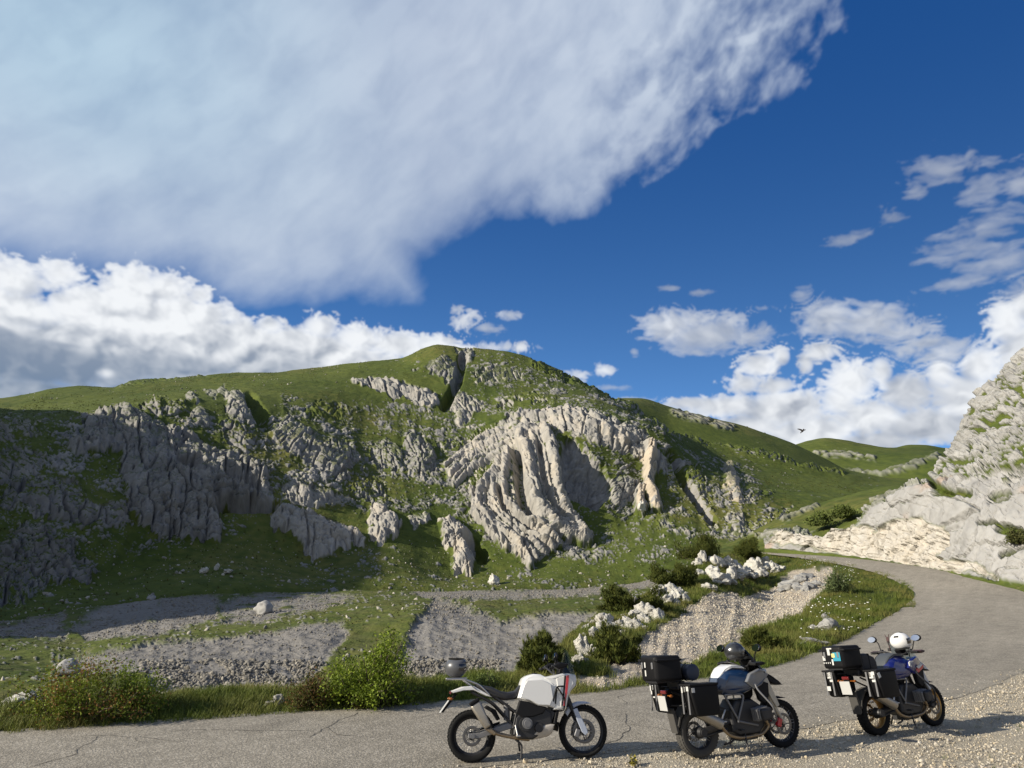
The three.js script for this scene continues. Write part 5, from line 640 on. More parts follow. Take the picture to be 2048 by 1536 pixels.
// ---------- motorcycles: x forward from the rear axle, y up, z to the rider's right ----------
const PAINT = { disc: mat([0.13, 0.125, 0.12], 0.4, { metalness: 0.8 }),
  white: mat([0.62, 0.62, 0.61], 0.35, { clearcoat: 0.6, clearcoatRoughness: 0.15 }), black: mat([0.006, 0.006, 0.007], 0.55, { specularIntensity: 0.3 }), plastic: mat([0.01, 0.01, 0.011], 0.62, { specularIntensity: 0.3 }), satin: mat([0.02, 0.02, 0.022], 0.42, { specularIntensity: 0.6 }),
  rubber: mat([0.012, 0.012, 0.012], 0.85, { specularIntensity: 0.3 }), dusty: mat([0.05, 0.047, 0.042], 0.9), steel: mat([0.45, 0.44, 0.42], 0.35, { metalness: 0.9 }), brushed: mat([0.36, 0.33, 0.28], 0.45, { metalness: 0.8 }), grey: mat([0.16, 0.16, 0.165], 0.5, { metalness: 0.4 }), engine: mat([0.03, 0.03, 0.032], 0.5, { metalness: 0.4 }),
  red: mat([0.42, 0.015, 0.02], 0.35, { clearcoat: 0.6 }), blue: mat([0.006, 0.022, 0.06], 0.3, { clearcoat: 0.8, clearcoatRoughness: 0.1 }), royal: mat([0.006, 0.01, 0.10], 0.3, { clearcoat: 0.8 }), gold: mat([0.42, 0.25, 0.08], 0.4, { metalness: 0.75 }), cream: mat([0.42, 0.38, 0.3], 0.4), plate: mat([0.4, 0.4, 0.39], 0.5), leather: mat([0.018, 0.018, 0.02], 0.55), mirror: mat([0.8, 0.82, 0.85], 0.05, { metalness: 1 }),
  smoke: new THREE.MeshPhysicalMaterial({ color: 0x30343a, roughness: 0.06, transmission: 1, thickness: 0, ior: 1.45 }), clear: new THREE.MeshPhysicalMaterial({ color: 0xdfe6e8, roughness: 0.05, transmission: 1, thickness: 0, ior: 1.45 }), lens: mat([0.12, 0.008, 0.008], 0.2, { clearcoat: 1 }), amber: mat([0.22, 0.07, 0.01], 0.25), teal: mat([0.02, 0.22, 0.32], 0.5), sticker: mat([0.48, 0.48, 0.46], 0.5), yellow: mat([0.62, 0.52, 0.2], 0.5), shadedWhite: mat([0.34, 0.38, 0.46], 0.4, { clearcoat: 0.4 }), pipe: mat([0.26, 0.2, 0.13], 0.4, { metalness: 0.8 }) };
const V = (x, y, z) => new THREE.Vector3(x, y, z);
const flat = (gs) => mergeGeometries(gs.flat().map((g) => { const q = g.index ? g.toNonIndexed() : g; for (const k of Object.keys(q.attributes)) if (!['position', 'normal', 'uv'].includes(k)) q.deleteAttribute(k); return q; }));
function part(parent, name, gs, m, label) { const o = new THREE.Mesh(flat(Array.isArray(gs) ? gs : [gs]), m); o.name = name; if (label) o.userData.label = label; parent.add(o); return o; }
function box(w, h, d, x, y, z, rx = 0, ry = 0, rz = 0, r = 0.015) { const g = new RoundedBoxGeometry(w, h, d, 3, Math.min(r, w / 2.05, h / 2.05, d / 2.05)); g.applyMatrix4(new THREE.Matrix4().compose(V(x, y, z), new THREE.Quaternion().setFromEuler(new THREE.Euler(rx, ry, rz)), V(1, 1, 1))); return g; }
const bar = (r, ...pts) => { const p = pts.map((q) => V(...q)); return tubeEven(p, r, p.length > 2); };
function tubeEven(p, r, smooth) { const c = smooth ? new THREE.CatmullRomCurve3(p, false, 'catmullrom', 0.3) : new THREE.LineCurve3(p[0], p[1]); return new THREE.TubeGeometry(c, smooth ? p.length * 6 : 1, r, 8); }
function cyl(r0, r1, h, x, y, z, axis = 'z', seg = 24) { const g = new THREE.CylinderGeometry(r1, r0, h, seg); if (axis === 'z') g.rotateX(Math.PI / 2); if (axis === 'x') g.rotateZ(-Math.PI / 2); g.translate(x, y, z); return g; }
function side(s, z0, z1, bevel = 0.02, steps = 4) { const p = P2(s), sh = new THREE.Shape(p.map(([x, y]) => new THREE.Vector2(x, y))), d = Math.max(0.002, Math.abs(z1 - z0) - 2 * bevel), g = new THREE.ExtrudeGeometry(sh, { depth: d, bevelEnabled: true, bevelThickness: bevel, bevelSize: bevel * 0.8, bevelOffset: -bevel * 0.8, bevelSegments: steps, curveSegments: 6 }); g.translate(0, 0, Math.min(z0, z1) + bevel); return g; }
function bulge(g, f) { const p = g.attributes.position, v = V(0, 0, 0); for (let i = 0; i < p.count; i++) { v.fromBufferAttribute(p, i); f(v); p.setXYZ(i, v.x, v.y, v.z); } if (g.index) { g.computeVertexNormals(); return g; } g.deleteAttribute('normal'); return toCreasedNormals(g, 0.7); }
const ball = (r, x, y, z, sx = 1, sy = 1, sz = 1) => { const g = new THREE.SphereGeometry(r, 24, 16); g.scale(sx, sy, sz); g.translate(x, y, z); return g; };
const lathe = (pts, x, y, z, seg = 56) => { const g = new THREE.LatheGeometry(pts.map(([r, h]) => new THREE.Vector2(r, h)), seg); g.rotateX(Math.PI / 2); g.translate(x, y, z); return g; };
function wheel(parent, name, x, R, w, rimR, o) {   // tyre with tread blocks, rim, spokes, hub, brake discs
  const g = new THREE.Group(); g.name = name; g.position.set(x, R, 0); parent.add(g); const h = w / 2;
  const tyre = [lathe([[rimR, -h * 0.62], [rimR + 0.018, -h * 0.85], [R - 0.035, -h], [R - 0.012, -h * 0.8], [R - 0.003, -h * 0.4], [R - 0.003, h * 0.4], [R - 0.012, h * 0.8], [R - 0.035, h], [rimR + 0.018, h * 0.85], [rimR, h * 0.62]], 0, 0, 0, 72)];
  const n = 44; for (let i = 0; i < n; i++) { const a = i / n * 6.2832; for (const s of [-1, 0, 1]) { const b = new THREE.BoxGeometry(R * 0.085, 0.012, h * (s ? 0.42 : 0.44)); b.translate(0, R - 0.002 - (s ? 0.007 : 0), 0); b.rotateX(0); const m = new THREE.Matrix4().makeRotationZ(a + (s ? 0.5 * 6.2832 / n : 0)); b.translate(0, 0, s * h * 0.62); b.applyMatrix4(m); tyre.push(b); } }
  part(g, 'tyre', tyre, o.tyre ?? PAINT.rubber);
  part(g, 'rim', [lathe([[rimR - 0.02, -h * 0.5], [rimR + 0.008, -h * 0.66], [rimR + 0.012, -h * 0.58], [rimR - 0.006, -h * 0.4], [rimR - 0.014, 0], [rimR - 0.006, h * 0.4], [rimR + 0.012, h * 0.58], [rimR + 0.008, h * 0.66], [rimR - 0.02, h * 0.5], [rimR - 0.03, 0], [rimR - 0.02, -h * 0.5]], 0, 0, 0, 64)], o.rim);
  const sp = []; const N = o.spokes ?? 36; for (let i = 0; i < N; i++) { const a = i / N * 6.2832, b = a + (i % 2 ? 0.42 : -0.42), zz = (i % 4 < 2 ? 1 : -1) * 0.045; sp.push(tubeEven([V(Math.cos(b) * 0.05, Math.sin(b) * 0.05, zz), V(Math.cos(a) * (rimR - 0.014), Math.sin(a) * (rimR - 0.014), zz * (o.cross ? 0.9 : 0.25))], 0.0024, false)); }
  const spk = part(g, 'spokes', sp, o.spokeMat ?? PAINT.steel); spk.userData.kind = 'stuff';
  part(g, 'hub', [cyl(0.055, 0.055, 0.11, 0, 0, 0), cyl(0.028, 0.028, w + 0.06, 0, 0, 0)], o.hub ?? PAINT.engine);
  for (const z of o.discs) part(g, 'brake_disc', [lathe([[o.discR - 0.04, -0.003], [o.discR, -0.003], [o.discR, 0.003], [o.discR - 0.04, 0.003], [o.discR - 0.04, -0.003]], 0, 0, z, 48), ...[0, 1, 2, 3, 4].map((k) => { const b = new THREE.BoxGeometry(o.discR - 0.05, 0.016, 0.004); b.translate((o.discR - 0.02) / 2, 0, z); b.rotateZ(k * 1.2566); return b; })], PAINT.disc);
  return g;
}
function mirror(parent, x, y, z, s, glassMat) {   // housing and glass facing the rider
  const g = part(parent, 'mirror', [bulge(ball(1, 0, 0, 0, 0.03, 0.055, 0.085), () => {}).translate(x, y, z)], PAINT.black); const d = new THREE.CylinderGeometry(1, 1, 0.006, 24); d.rotateZ(Math.PI / 2); d.scale(1, 0.048, 0.076); d.rotateZ(-0.3); d.translate(x - 0.034, y, z); part(g, 'mirror_glass', d, glassMat ?? PAINT.mirror); return g;
}
function motorcycle(label, px0, py0, px1, py1, yaw, lean, mid = 0.8) {
  const g = new THREE.Group(); g.name = numbered('motorcycle'); tag(g, label, 'motorcycle'); const a = onPlane(px0, py0), b = onPlane(px1, py1), c = a.clone().lerp(b, 0.5);
  g.rotation.order = 'YXZ'; g.rotation.set(lean, yaw, 0); g.position.set(c.x - Math.cos(yaw) * mid, 0, c.z + Math.sin(yaw) * mid); scene.add(g); return g;
}
function onBike(bike, name, label, category, x, y, z, ry = 0, rx = 0, rz = 0) {   // a thing of its own that rests on a motorcycle
  const g = new THREE.Group(); g.name = numbered(name); tag(g, label, category); bike.updateMatrixWorld(true); const m = new THREE.Matrix4().compose(V(x, y, z), new THREE.Quaternion().setFromEuler(new THREE.Euler(rx, ry, rz)), V(1, 1, 1)).premultiply(bike.matrixWorld); m.decompose(g.position, g.quaternion, g.scale); scene.add(g); return g;
}
function helmet(g, shellMat, o = {}) {   // face towards +x, base at y = 0
  const shell = new THREE.SphereGeometry(0.145, 40, 28), p = shell.attributes.position, v = V(0, 0, 0);
  for (let i = 0; i < p.count; i++) { v.fromBufferAttribute(p, i); v.y *= v.y < 0 ? 0.92 : 0.98; v.x *= 1.13; v.z *= 0.92; if (v.y < -0.02 && v.x > 0.03) { const k = sstep(0.03, 0.14, v.x) * sstep(-0.02, -0.1, v.y); v.x += 0.028 * k; v.y -= 0.012 * k; } if (v.y < -0.118) v.y = -0.118; p.setXYZ(i, v.x, v.y, v.z); } shell.computeVertexNormals(); shell.translate(0, 0.12, 0); part(g, 'shell', shell, shellMat);
  const vis = new THREE.SphereGeometry(0.1475, 32, 12, -0.95 + Math.PI, 1.9, 1.28, 0.62), q = vis.attributes.position; for (let i = 0; i < q.count; i++) { v.fromBufferAttribute(q, i); q.setXYZ(i, v.x * 1.15, v.y * 0.98, v.z * 0.94); } vis.computeVertexNormals(); vis.translate(0.002, 0.12, 0); part(g, 'visor', vis, o.visor ?? mat([0.01, 0.01, 0.012], 0.08, { clearcoat: 1, side: THREE.DoubleSide }));
  const lin = new THREE.CylinderGeometry(0.098, 0.104, 0.03, 32); lin.scale(1.12, 1, 0.92); lin.translate(0.004, 0.008, 0); part(g, 'lining', lin, PAINT.rubber);
  part(g, 'vent', [box(0.05, 0.014, 0.03, 0.05, 0.255, 0, 0, 0, -0.35, 0.005), box(0.02, 0.014, 0.05, 0.178, 0.045, 0, 0, 0, 0, 0.005), box(0.04, 0.012, 0.022, -0.085, 0.232, 0.02, 0, 0, 0.6, 0.005)], o.vent ?? PAINT.black);
  if (o.stripe) for (const s of [-1, 1]) part(g, 'stripe', bulge(new THREE.SphereGeometry(0.1482, 18, 8, (s > 0 ? 0.9 : 0.9) + Math.PI / 2 * (s > 0 ? 0 : 2.3), 0.6, 0.8, 0.22), (w) => { w.x *= 1.135; w.z *= 0.925; w.y = w.y * 0.98 + 0.12; }), o.stripe);
}
// ----- the white rally motorcycle on the left
{
  const k = motorcycle('white rally motorcycle with red and black stripes and wire wheels, leftmost of three', 946, 1521, 1168, 1520, 9 * DEG, -8 * DEG, 0.8);
  wheel(k, 'rear_wheel', 0, 0.335, 0.15, 0.245, { rim: PAINT.satin, discs: [0.075], discR: 0.13, tyre: PAINT.rubber }); wheel(k, 'front_wheel', 1.6, 0.348, 0.10, 0.285, { rim: PAINT.satin, discs: [-0.07, 0.07], discR: 0.16 });
  part(k, 'swingarm', [side('-0.06,0.31 0.08,0.30 0.56,0.42 0.58,0.47 0.50,0.49 0.10,0.375 -0.06,0.37', 0.085, 0.135, 0.012), side('-0.06,0.31 0.08,0.30 0.56,0.42 0.58,0.47 0.50,0.49 0.10,0.375 -0.06,0.37', -0.135, -0.085, 0.012), cyl(0.03, 0.03, 0.3, 0, 0.335, 0)], PAINT.grey);
  part(k, 'fork', [-1, 1].flatMap((s) => [bar(0.027, [1.30, 0.98, s * 0.105], [1.44, 0.62, s * 0.105]), bar(0.034, [1.32, 0.92, s * 0.105], [1.41, 0.70, s * 0.105]), bar(0.021, [1.43, 0.66, s * 0.105], [1.585, 0.36, s * 0.105])]).concat([box(0.06, 0.035, 0.28, 1.305, 0.96, 0, 0, 0, -0.37), box(0.06, 0.04, 0.28, 1.385, 0.755, 0, 0, 0, -0.37)]), PAINT.satin);
  for (const s of [-1, 1]) { part(k, 'fork_guard', side('1.44,0.64 1.50,0.655 1.545,0.55 1.62,0.40 1.64,0.33 1.60,0.30 1.555,0.34 1.50,0.47', s * 0.128 - 0.014, s * 0.128 + 0.014, 0.008), PAINT.shadedWhite); part(k, 'brake_caliper', box(0.07, 0.11, 0.06, 1.49, 0.33, s * 0.1, 0, 0, -0.4), PAINT.grey); }
  part(k, 'front_mudguard', bulge(side('1.34,0.60 1.38,0.66 1.45,0.715 1.54,0.742 1.64,0.74 1.735,0.715 1.66,0.706 1.58,0.70 1.50,0.675 1.43,0.63 1.37,0.55', -0.07, 0.07, 0.02), (v) => { v.y -= 1.6 * v.z * v.z; }), PAINT.shadedWhite);  // fork guards and mudguard: white, with sky-lit shade put into the colour
  part(k, 'tank', bulge(side('0.64,0.806 0.70,0.975 0.735,1.06 0.79,1.095 0.88,1.12 0.98,1.115 1.06,1.075 1.12,1.06 1.19,0.96 1.20,0.80 1.16,0.66 1.07,0.69 0.93,0.70 0.80,0.768', -0.215, 0.215, 0.035, 4), (v) => { v.z *= 1 - 0.32 * sstep(1.0, 1.13, v.y) - 0.3 * sstep(0.85, 0.64, v.x); }), PAINT.white);
  for (const s of [-1, 1]) { part(k, 'tank_panel', side('0.665,0.815 0.725,0.965 0.775,1.035 0.98,1.045 1.115,0.975 1.14,0.80 1.09,0.705 0.93,0.715 0.80,0.78', s * 0.2, s * 0.228, 0.008), PAINT.white); part(k, 'fairing_panel', side('1.20,1.055 1.30,1.085 1.40,1.075 1.45,0.99 1.36,0.85 1.30,0.69 1.245,0.68 1.225,0.83', s * 0.19, s * 0.2175, 0.008), PAINT.white); }
  part(k, 'tank_cap', cyl(0.04, 0.04, 0.02, 0.92, 1.125, 0, 'y'), PAINT.black);
  part(k, 'front_fairing', bulge(side('1.02,1.075 1.14,1.085 1.30,1.12 1.42,1.115 1.51,1.09 1.52,1.02 1.50,0.95 1.43,0.89 1.38,0.82 1.34,0.68 1.26,0.635 1.14,0.64 1.16,0.80 1.14,0.97', -0.205, 0.205, 0.04, 5), (v) => { v.z *= 1 - 0.4 * sstep(1.3, 1.5, v.x); }), PAINT.white);
  for (const s of [-1, 1]) { const zf = (v) => { v.z = s * (Math.abs(v.z) - 0.195 + 0.2195 + 0.004); }; part(k, 'red_stripe', bulge(side('1.345,1.09 1.385,1.095 1.345,0.86 1.305,0.70 1.28,0.69 1.315,0.86', s * 0.192, s * 0.202, 0.002, 1), zf), PAINT.red); part(k, 'black_stripe', bulge(side('1.315,1.09 1.337,1.09 1.305,0.86 1.268,0.69 1.25,0.69 1.285,0.86', s * 0.192, s * 0.202, 0.002, 1), zf), PAINT.black); part(k, 'air_vent', bulge(side('1.185,0.90 1.205,0.91 1.19,0.80 1.178,0.72 1.16,0.72 1.17,0.81', s * 0.208, s * 0.222, 0.002, 1), (v) => {}), PAINT.black); }
  part(k, 'headlight', [cyl(0.055, 0.055, 0.03, 1.488, 1.03, 0.055, 'x'), cyl(0.055, 0.055, 0.03, 1.488, 1.03, -0.055, 'x')], mat([0.5, 0.52, 0.55], 0.1, { clearcoat: 1 }));
  part(k, 'windscreen', bulge(side('1.31,1.13 1.36,1.30 1.392,1.44 1.405,1.44 1.455,1.24 1.49,1.09 1.42,1.11', -0.15, 0.15, 0.003, 1), (v) => { v.z *= 1 - 0.5 * sstep(1.2, 1.45, v.y); }), PAINT.clear);
  part(k, 'instrument_tower', [side('1.25,1.10 1.30,1.24 1.34,1.27 1.42,1.16 1.45,1.10', -0.09, 0.09, 0.02), box(0.03, 0.12, 0.17, 1.27, 1.24, 0, 0, 0, 0.35)], PAINT.black);
  part(k, 'frame', [-1, 1].flatMap((s) => [bar(0.018, [1.27, 0.92, s * 0.06], [1.0, 0.72, s * 0.15], [0.62, 0.62, s * 0.15]), bar(0.018, [1.27, 0.82, s * 0.06], [1.08, 0.55, s * 0.15], [1.0, 0.36, s * 0.14]), bar(0.016, [0.62, 0.62, s * 0.15], [0.3, 0.84, s * 0.12], [-0.1, 0.96, s * 0.1]), bar(0.016, [0.58, 0.45, s * 0.14], [0.3, 0.74, s * 0.12], [0.0, 0.9, s * 0.1]), bar(0.016, [0.62, 0.62, s * 0.15], [0.57, 0.42, s * 0.15])]), PAINT.satin);
  part(k, 'seat', bulge(side('0.06,1.005 0.15,0.985 0.27,0.965 0.40,0.905 0.52,0.885 0.62,0.90 0.70,0.975 0.68,0.86 0.62,0.79 0.46,0.78 0.30,0.83 0.15,0.90 0.06,0.96', -0.15, 0.15, 0.045, 5), (v) => { v.z *= 1 - 0.3 * sstep(0.25, 0.02, v.x) - 0.35 * sstep(0.55, 0.7, v.x); }), PAINT.leather);
  part(k, 'tail_fairing', [-1, 1].map((s) => side('-0.30,0.915 -0.12,0.975 0.02,0.98 0.22,0.87 0.28,0.83 0.20,0.845 0.02,0.925 -0.12,0.925 -0.26,0.895', s * 0.115 - 0.02, s * 0.115 + 0.02, 0.012)).concat([box(0.16, 0.03, 0.22, -0.2, 0.925, 0, 0, 0, 0.25)]), PAINT.white);
  part(k, 'luggage_rack', [-1, 1].flatMap((s) => [bar(0.011, [-0.36, 1.075, s * 0.1], [-0.12, 1.07, s * 0.11], [0.1, 0.99, s * 0.13], [0.24, 0.86, s * 0.15]), bar(0.009, [-0.12, 1.065, s * 0.11], [0.06, 0.93, s * 0.14])]).concat([box(0.3, 0.02, 0.2, -0.22, 1.085, 0)]), PAINT.steel);
  part(k, 'tail_light', box(0.03, 0.04, 0.12, -0.3, 0.9, 0), PAINT.lens);
  part(k, 'plate_holder', [side('-0.24,0.89 -0.20,0.88 -0.40,0.64 -0.43,0.655', -0.02, 0.02, 0.006), bar(0.008, [-0.3, 0.82, -0.13], [-0.3, 0.82, 0.13])], PAINT.black); for (const s of [-1, 1]) part(k, 'indicator', ball(0.018, -0.3, 0.82, s * 0.15, 1.6, 1, 1), PAINT.amber);
  part(k, 'licence_plate', box(0.008, 0.2, 0.19, -0.385, 0.72, 0, 0, 0, -0.66, 0.003), PAINT.plate);
  part(k, 'silencer', [bulge(box(0.13, 0.36, 0.1, 0, 0, 0, 0, 0, 0, 0.03), (v) => { v.x *= 1 + 0.25 * (v.y / 0.18); }).rotateZ(0.52).translate(0.12, 0.6, 0.19)], PAINT.brushed); part(k, 'silencer_cap', [box(0.15, 0.045, 0.11, 0.02, 0.775, 0.19, 0, 0, 0.52)], PAINT.black);
  part(k, 'exhaust_pipe', [bar(0.026, [0.22, 0.43, 0.19], [0.34, 0.36, 0.17], [0.6, 0.30, 0.14], [0.8, 0.27, 0.1]), side('0.17,0.42 0.25,0.44 0.33,0.37 0.29,0.34', 0.15, 0.22, 0.015), bar(0.024, [1.1, 0.52, 0.06], [1.16, 0.42, 0.06], [1.0, 0.33, 0.08], [0.8, 0.3, 0.1])], PAINT.pipe);
  part(k, 'engine', [side('0.56,0.34 0.62,0.28 0.84,0.27 1.06,0.36 1.13,0.48 1.12,0.62 1.02,0.68 0.86,0.66 0.72,0.66 0.60,0.56', -0.17, 0.17, 0.04), cyl(0.095, 0.09, 0.06, 0.74, 0.47, 0.18), cyl(0.07, 0.06, 0.05, 0.93, 0.42, 0.18), box(0.18, 0.2, 0.3, 1.06, 0.56, 0, 0, 0, -0.5)], PAINT.engine);
  part(k, 'clutch_cover', [cyl(0.075, 0.07, 0.03, 0.76, 0.48, 0.215), cyl(0.05, 0.045, 0.02, 0.76, 0.48, 0.236)], PAINT.grey);
  part(k, 'side_cover', side('0.60,0.62 0.66,0.78 0.80,0.755 0.93,0.69 1.05,0.675 1.00,0.60 0.86,0.56 0.70,0.55', 0.13, 0.2, 0.025), PAINT.plastic);
  part(k, 'radiator', [box(0.05, 0.3, 0.34, 1.2, 0.6, 0, 0, 0, -0.25), box(0.02, 0.12, 0.3, 1.21, 0.42, 0, 0, 0, -0.25)], PAINT.black);
  part(k, 'skid_plate', bulge(side('0.765,0.272 0.83,0.262 1.06,0.30 1.12,0.345 1.155,0.455 1.10,0.462 0.96,0.44 0.88,0.36', -0.2, 0.2, 0.03), (v) => { v.z *= 1 - 0.3 * sstep(0.4, 0.26, v.y); }), mat([0.42, 0.39, 0.35], 0.5, { metalness: 0.3 }));
  part(k, 'crash_bar', [-1, 1].flatMap((s) => [bar(0.010, [1.14, 0.66, s * 0.16], [1.15, 0.80, s * 0.23], [1.20, 0.94, s * 0.24], [1.34, 0.95, s * 0.2], [1.44, 0.97, s * 0.1]), bar(0.010, [1.20, 0.94, s * 0.24], [1.30, 0.78, s * 0.24], [1.29, 0.64, s * 0.2], [1.22, 0.62, s * 0.14])]), PAINT.black);
  part(k, 'shock_absorber', [cyl(0.045, 0.045, 0.2, 0.5, 0.62, 0.02, 'y'), bar(0.02, [0.5, 0.74, 0.02], [0.52, 0.42, 0.02])], PAINT.grey); part(k, 'chain_guard', side('0.04,0.40 0.42,0.50 0.42,0.46 0.04,0.37', -0.15, -0.11, 0.01), PAINT.black);
  part(k, 'rear_hugger', side('0.22,0.72 0.34,0.66 0.40,0.54 0.36,0.52 0.29,0.62 0.18,0.69', -0.07, 0.07, 0.015), PAINT.plastic);
  for (const s of [-1, 1]) { part(k, 'footpeg', [box(0.06, 0.025, 0.1, 0.62, 0.33, s * 0.25), bar(0.014, [0.60, 0.46, s * 0.16], [0.62, 0.34, s * 0.2])], PAINT.steel); part(k, 'hand_guard', side('1.12,1.22 1.20,1.17 1.32,1.20 1.34,1.25 1.22,1.265', s * 0.33 - 0.09, s * 0.33 + 0.09, 0.03), PAINT.black); mirror(k, 1.17, 1.345, s * 0.36); part(k, 'mirror_stem', bar(0.008, [1.18, 1.23, s * 0.26], [1.19, 1.29, s * 0.32], [1.18, 1.33, s * 0.36]), PAINT.black); part(k, 'grip', cyl(0.018, 0.018, 0.13, 1.1, 1.19, s * 0.36), PAINT.rubber); }
  part(k, 'handlebar', [bar(0.014, [1.08, 1.19, -0.42], [1.14, 1.2, -0.22], [1.2, 1.13, -0.08], [1.2, 1.13, 0.08], [1.14, 1.2, 0.22], [1.08, 1.19, 0.42]), box(0.06, 0.05, 0.05, 1.15, 1.21, 0.26), box(0.06, 0.05, 0.05, 1.15, 1.21, -0.26), cyl(0.022, 0.022, 0.04, 1.19, 1.24, 0.22, 'y')], PAINT.satin);
  part(k, 'side_stand', [bar(0.013, [0.68, 0.3, -0.16], [0.72, 0.1, -0.26]), box(0.07, 0.012, 0.05, 0.72, 0.07, -0.27)], PAINT.satin); part(k, 'centre_stand', bar(0.015, [0.6, 0.28, 0.14], [0.68, 0.2, 0.14], [0.67, 0.04, 0.16]), PAINT.satin);
  const h = onBike(k, 'helmet', 'dark grey helmet upside down on the tail rack of the white motorcycle', 'helmet', -0.22, 1.352, 0, 0.5, Math.PI, 0.05); helmet(h, mat([0.06, 0.062, 0.068], 0.35, { clearcoat: 0.5 }), {});
}
// ----- two touring enduros with black cases
function tourer(label, p, yaw, lean, c) {
  const k = motorcycle(label, ...p, yaw, lean, 0.755);
  const rear = wheel(k, 'rear_wheel', 0, 0.33, 0.17, 0.225, { rim: c.rim, discs: [-0.08], discR: 0.135, spokes: 40, cross: true, spokeMat: c.spoke, tyre: c.tyre }), front = wheel(k, 'front_wheel', 1.51, 0.333, 0.12, 0.25, { rim: c.rim, discs: [-0.08, 0.08], discR: 0.15, spokes: 40, cross: true, spokeMat: c.spoke });
  part(rear, 'final_drive', [cyl(0.085, 0.06, 0.1, 0, 0, 0.1), cyl(0.05, 0.05, 0.03, 0, 0, 0.16)], PAINT.engine);
  part(k, 'swingarm', [bulge(bar(0.05, [0.02, 0.34, 0.12], [0.25, 0.38, 0.12], [0.52, 0.44, 0.08]), () => {}), bar(0.02, [0.05, 0.28, 0.12], [0.45, 0.34, 0.1])], PAINT.engine);
  part(k, 'engine', [side('0.50,0.30 0.62,0.24 0.98,0.24 1.10,0.34 1.08,0.62 0.92,0.72 0.62,0.72 0.50,0.58', -0.17, 0.17, 0.05), box(0.34, 0.1, 0.26, 0.8, 0.22, 0, 0, 0, 0.03)], PAINT.engine);
  for (const s of [-1, 1]) { part(k, 'cylinder', [box(0.2, 0.16, 0.2, 0.98, 0.52, s * 0.24, 0, 0, 0.12, 0.03), ...[0, 1, 2, 3].map((i) => box(0.215, 0.175, 0.012, 0.98, 0.52, s * (0.17 + i * 0.035), 0, 0, 0.12, 0.01))], PAINT.grey); part(k, 'cylinder_cover', box(0.19, 0.17, 0.08, 0.98, 0.52, s * 0.36, 0, 0, 0.12, 0.04), PAINT.engine); }
  part(k, 'skid_plate', side('0.66,0.20 1.00,0.20 1.16,0.40 1.12,0.42 0.98,0.25 0.66,0.23', -0.16, 0.16, 0.012), c.skid);
  part(k, 'exhaust_pipe', [bar(0.024, [1.06, 0.44, 0.22], [1.12, 0.34, 0.2], [1.0, 0.24, 0.17], [0.62, 0.22, 0.17], [0.4, 0.28, 0.19], [0.26, 0.42, 0.2]), bar(0.024, [1.06, 0.44, -0.22], [1.12, 0.34, -0.2], [1.0, 0.24, -0.1], [0.62, 0.22, 0.1])], PAINT.pipe);
  part(k, 'silencer', [cyl(0.062, 0.075, 0.44, 0, 0, 0, 'x', 28).rotateZ(-0.42).translate(0.06, 0.52, 0.22)], PAINT.brushed); part(k, 'silencer_cap', cyl(0.05, 0.066, 0.05, 0, 0, 0, 'x', 24).rotateZ(-0.42).translate(-0.155, 0.615, 0.22), PAINT.black);
  part(k, 'frame', [-1, 1].flatMap((s) => [bar(0.016, [0.42, 0.80, s * 0.17], [0.74, 0.78, s * 0.19], [0.62, 0.50, s * 0.19], [0.60, 0.42, s * 0.18]), bar(0.016, [0.42, 0.80, s * 0.17], [0.60, 0.46, s * 0.19]), bar(0.016, [0.60, 0.44, s * 0.18], [0.95, 0.36, s * 0.18])]), PAINT.grey);
  part(k, 'subframe', [-1, 1].flatMap((s) => [bar(0.014, [0.45, 0.82, s * 0.13], [0.1, 0.88, s * 0.12], [-0.42, 0.94, s * 0.1]), bar(0.014, [0.45, 0.6, s * 0.14], [-0.3, 0.88, s * 0.12])]), PAINT.satin);
  part(k, 'tank', bulge(side('0.33,0.86 0.40,1.02 0.50,1.14 0.64,1.19 0.80,1.17 0.96,1.10 1.02,1.0 0.98,0.86 0.80,0.80 0.55,0.78 0.40,0.80', -0.23, 0.23, 0.1, 6), (v) => { v.z *= 1 - 0.5 * sstep(1.0, 1.2, v.y) - 0.4 * sstep(0.55, 0.33, v.x); }), c.tank);
  part(k, 'tank_top', bulge(side('0.37,0.96 0.43,1.08 0.52,1.16 0.64,1.205 0.78,1.19 0.92,1.13 0.80,1.14 0.64,1.15 0.54,1.11 0.47,1.04 0.42,0.95', -0.15, 0.15, 0.05, 5), (v) => { v.z *= 1 - 0.3 * sstep(0.6, 0.36, v.x); }), c.tankTop);
  for (const s of [-1, 1]) { part(k, 'side_panel', bulge(side('0.78,0.96 0.86,1.07 1.05,1.13 1.22,1.10 1.32,1.03 1.22,0.98 1.06,0.90 0.92,0.86', s * 0.2, s * 0.27, 0.025), (v) => { v.z -= s * 0.28 * sstep(0.95, 1.35, v.x) ** 1.4 * 0.5; }), c.panel); part(k, 'radiator_cover', side('0.98,0.90 1.12,0.95 1.22,0.92 1.20,0.74 1.10,0.64 1.02,0.70', s * 0.14, s * 0.22, 0.02), PAINT.plastic); if (c.mark) c.mark(k, s); }
  part(k, 'beak', bulge(side('1.10,1.08 1.26,1.075 1.42,1.0 1.56,0.925 1.60,0.89 1.46,0.90 1.30,0.93 1.16,0.98', -0.13, 0.13, 0.02), (v) => { v.z *= 1 - 0.55 * sstep(1.3, 1.6, v.x); }), c.beak); part(k, 'beak_tip', bulge(side('1.40,0.955 1.56,0.905 1.635,0.868 1.48,0.872 1.38,0.90', -0.11, 0.11, 0.015), (v) => { v.z *= 1 - 0.5 * sstep(1.35, 1.62, v.x); }), PAINT.black);
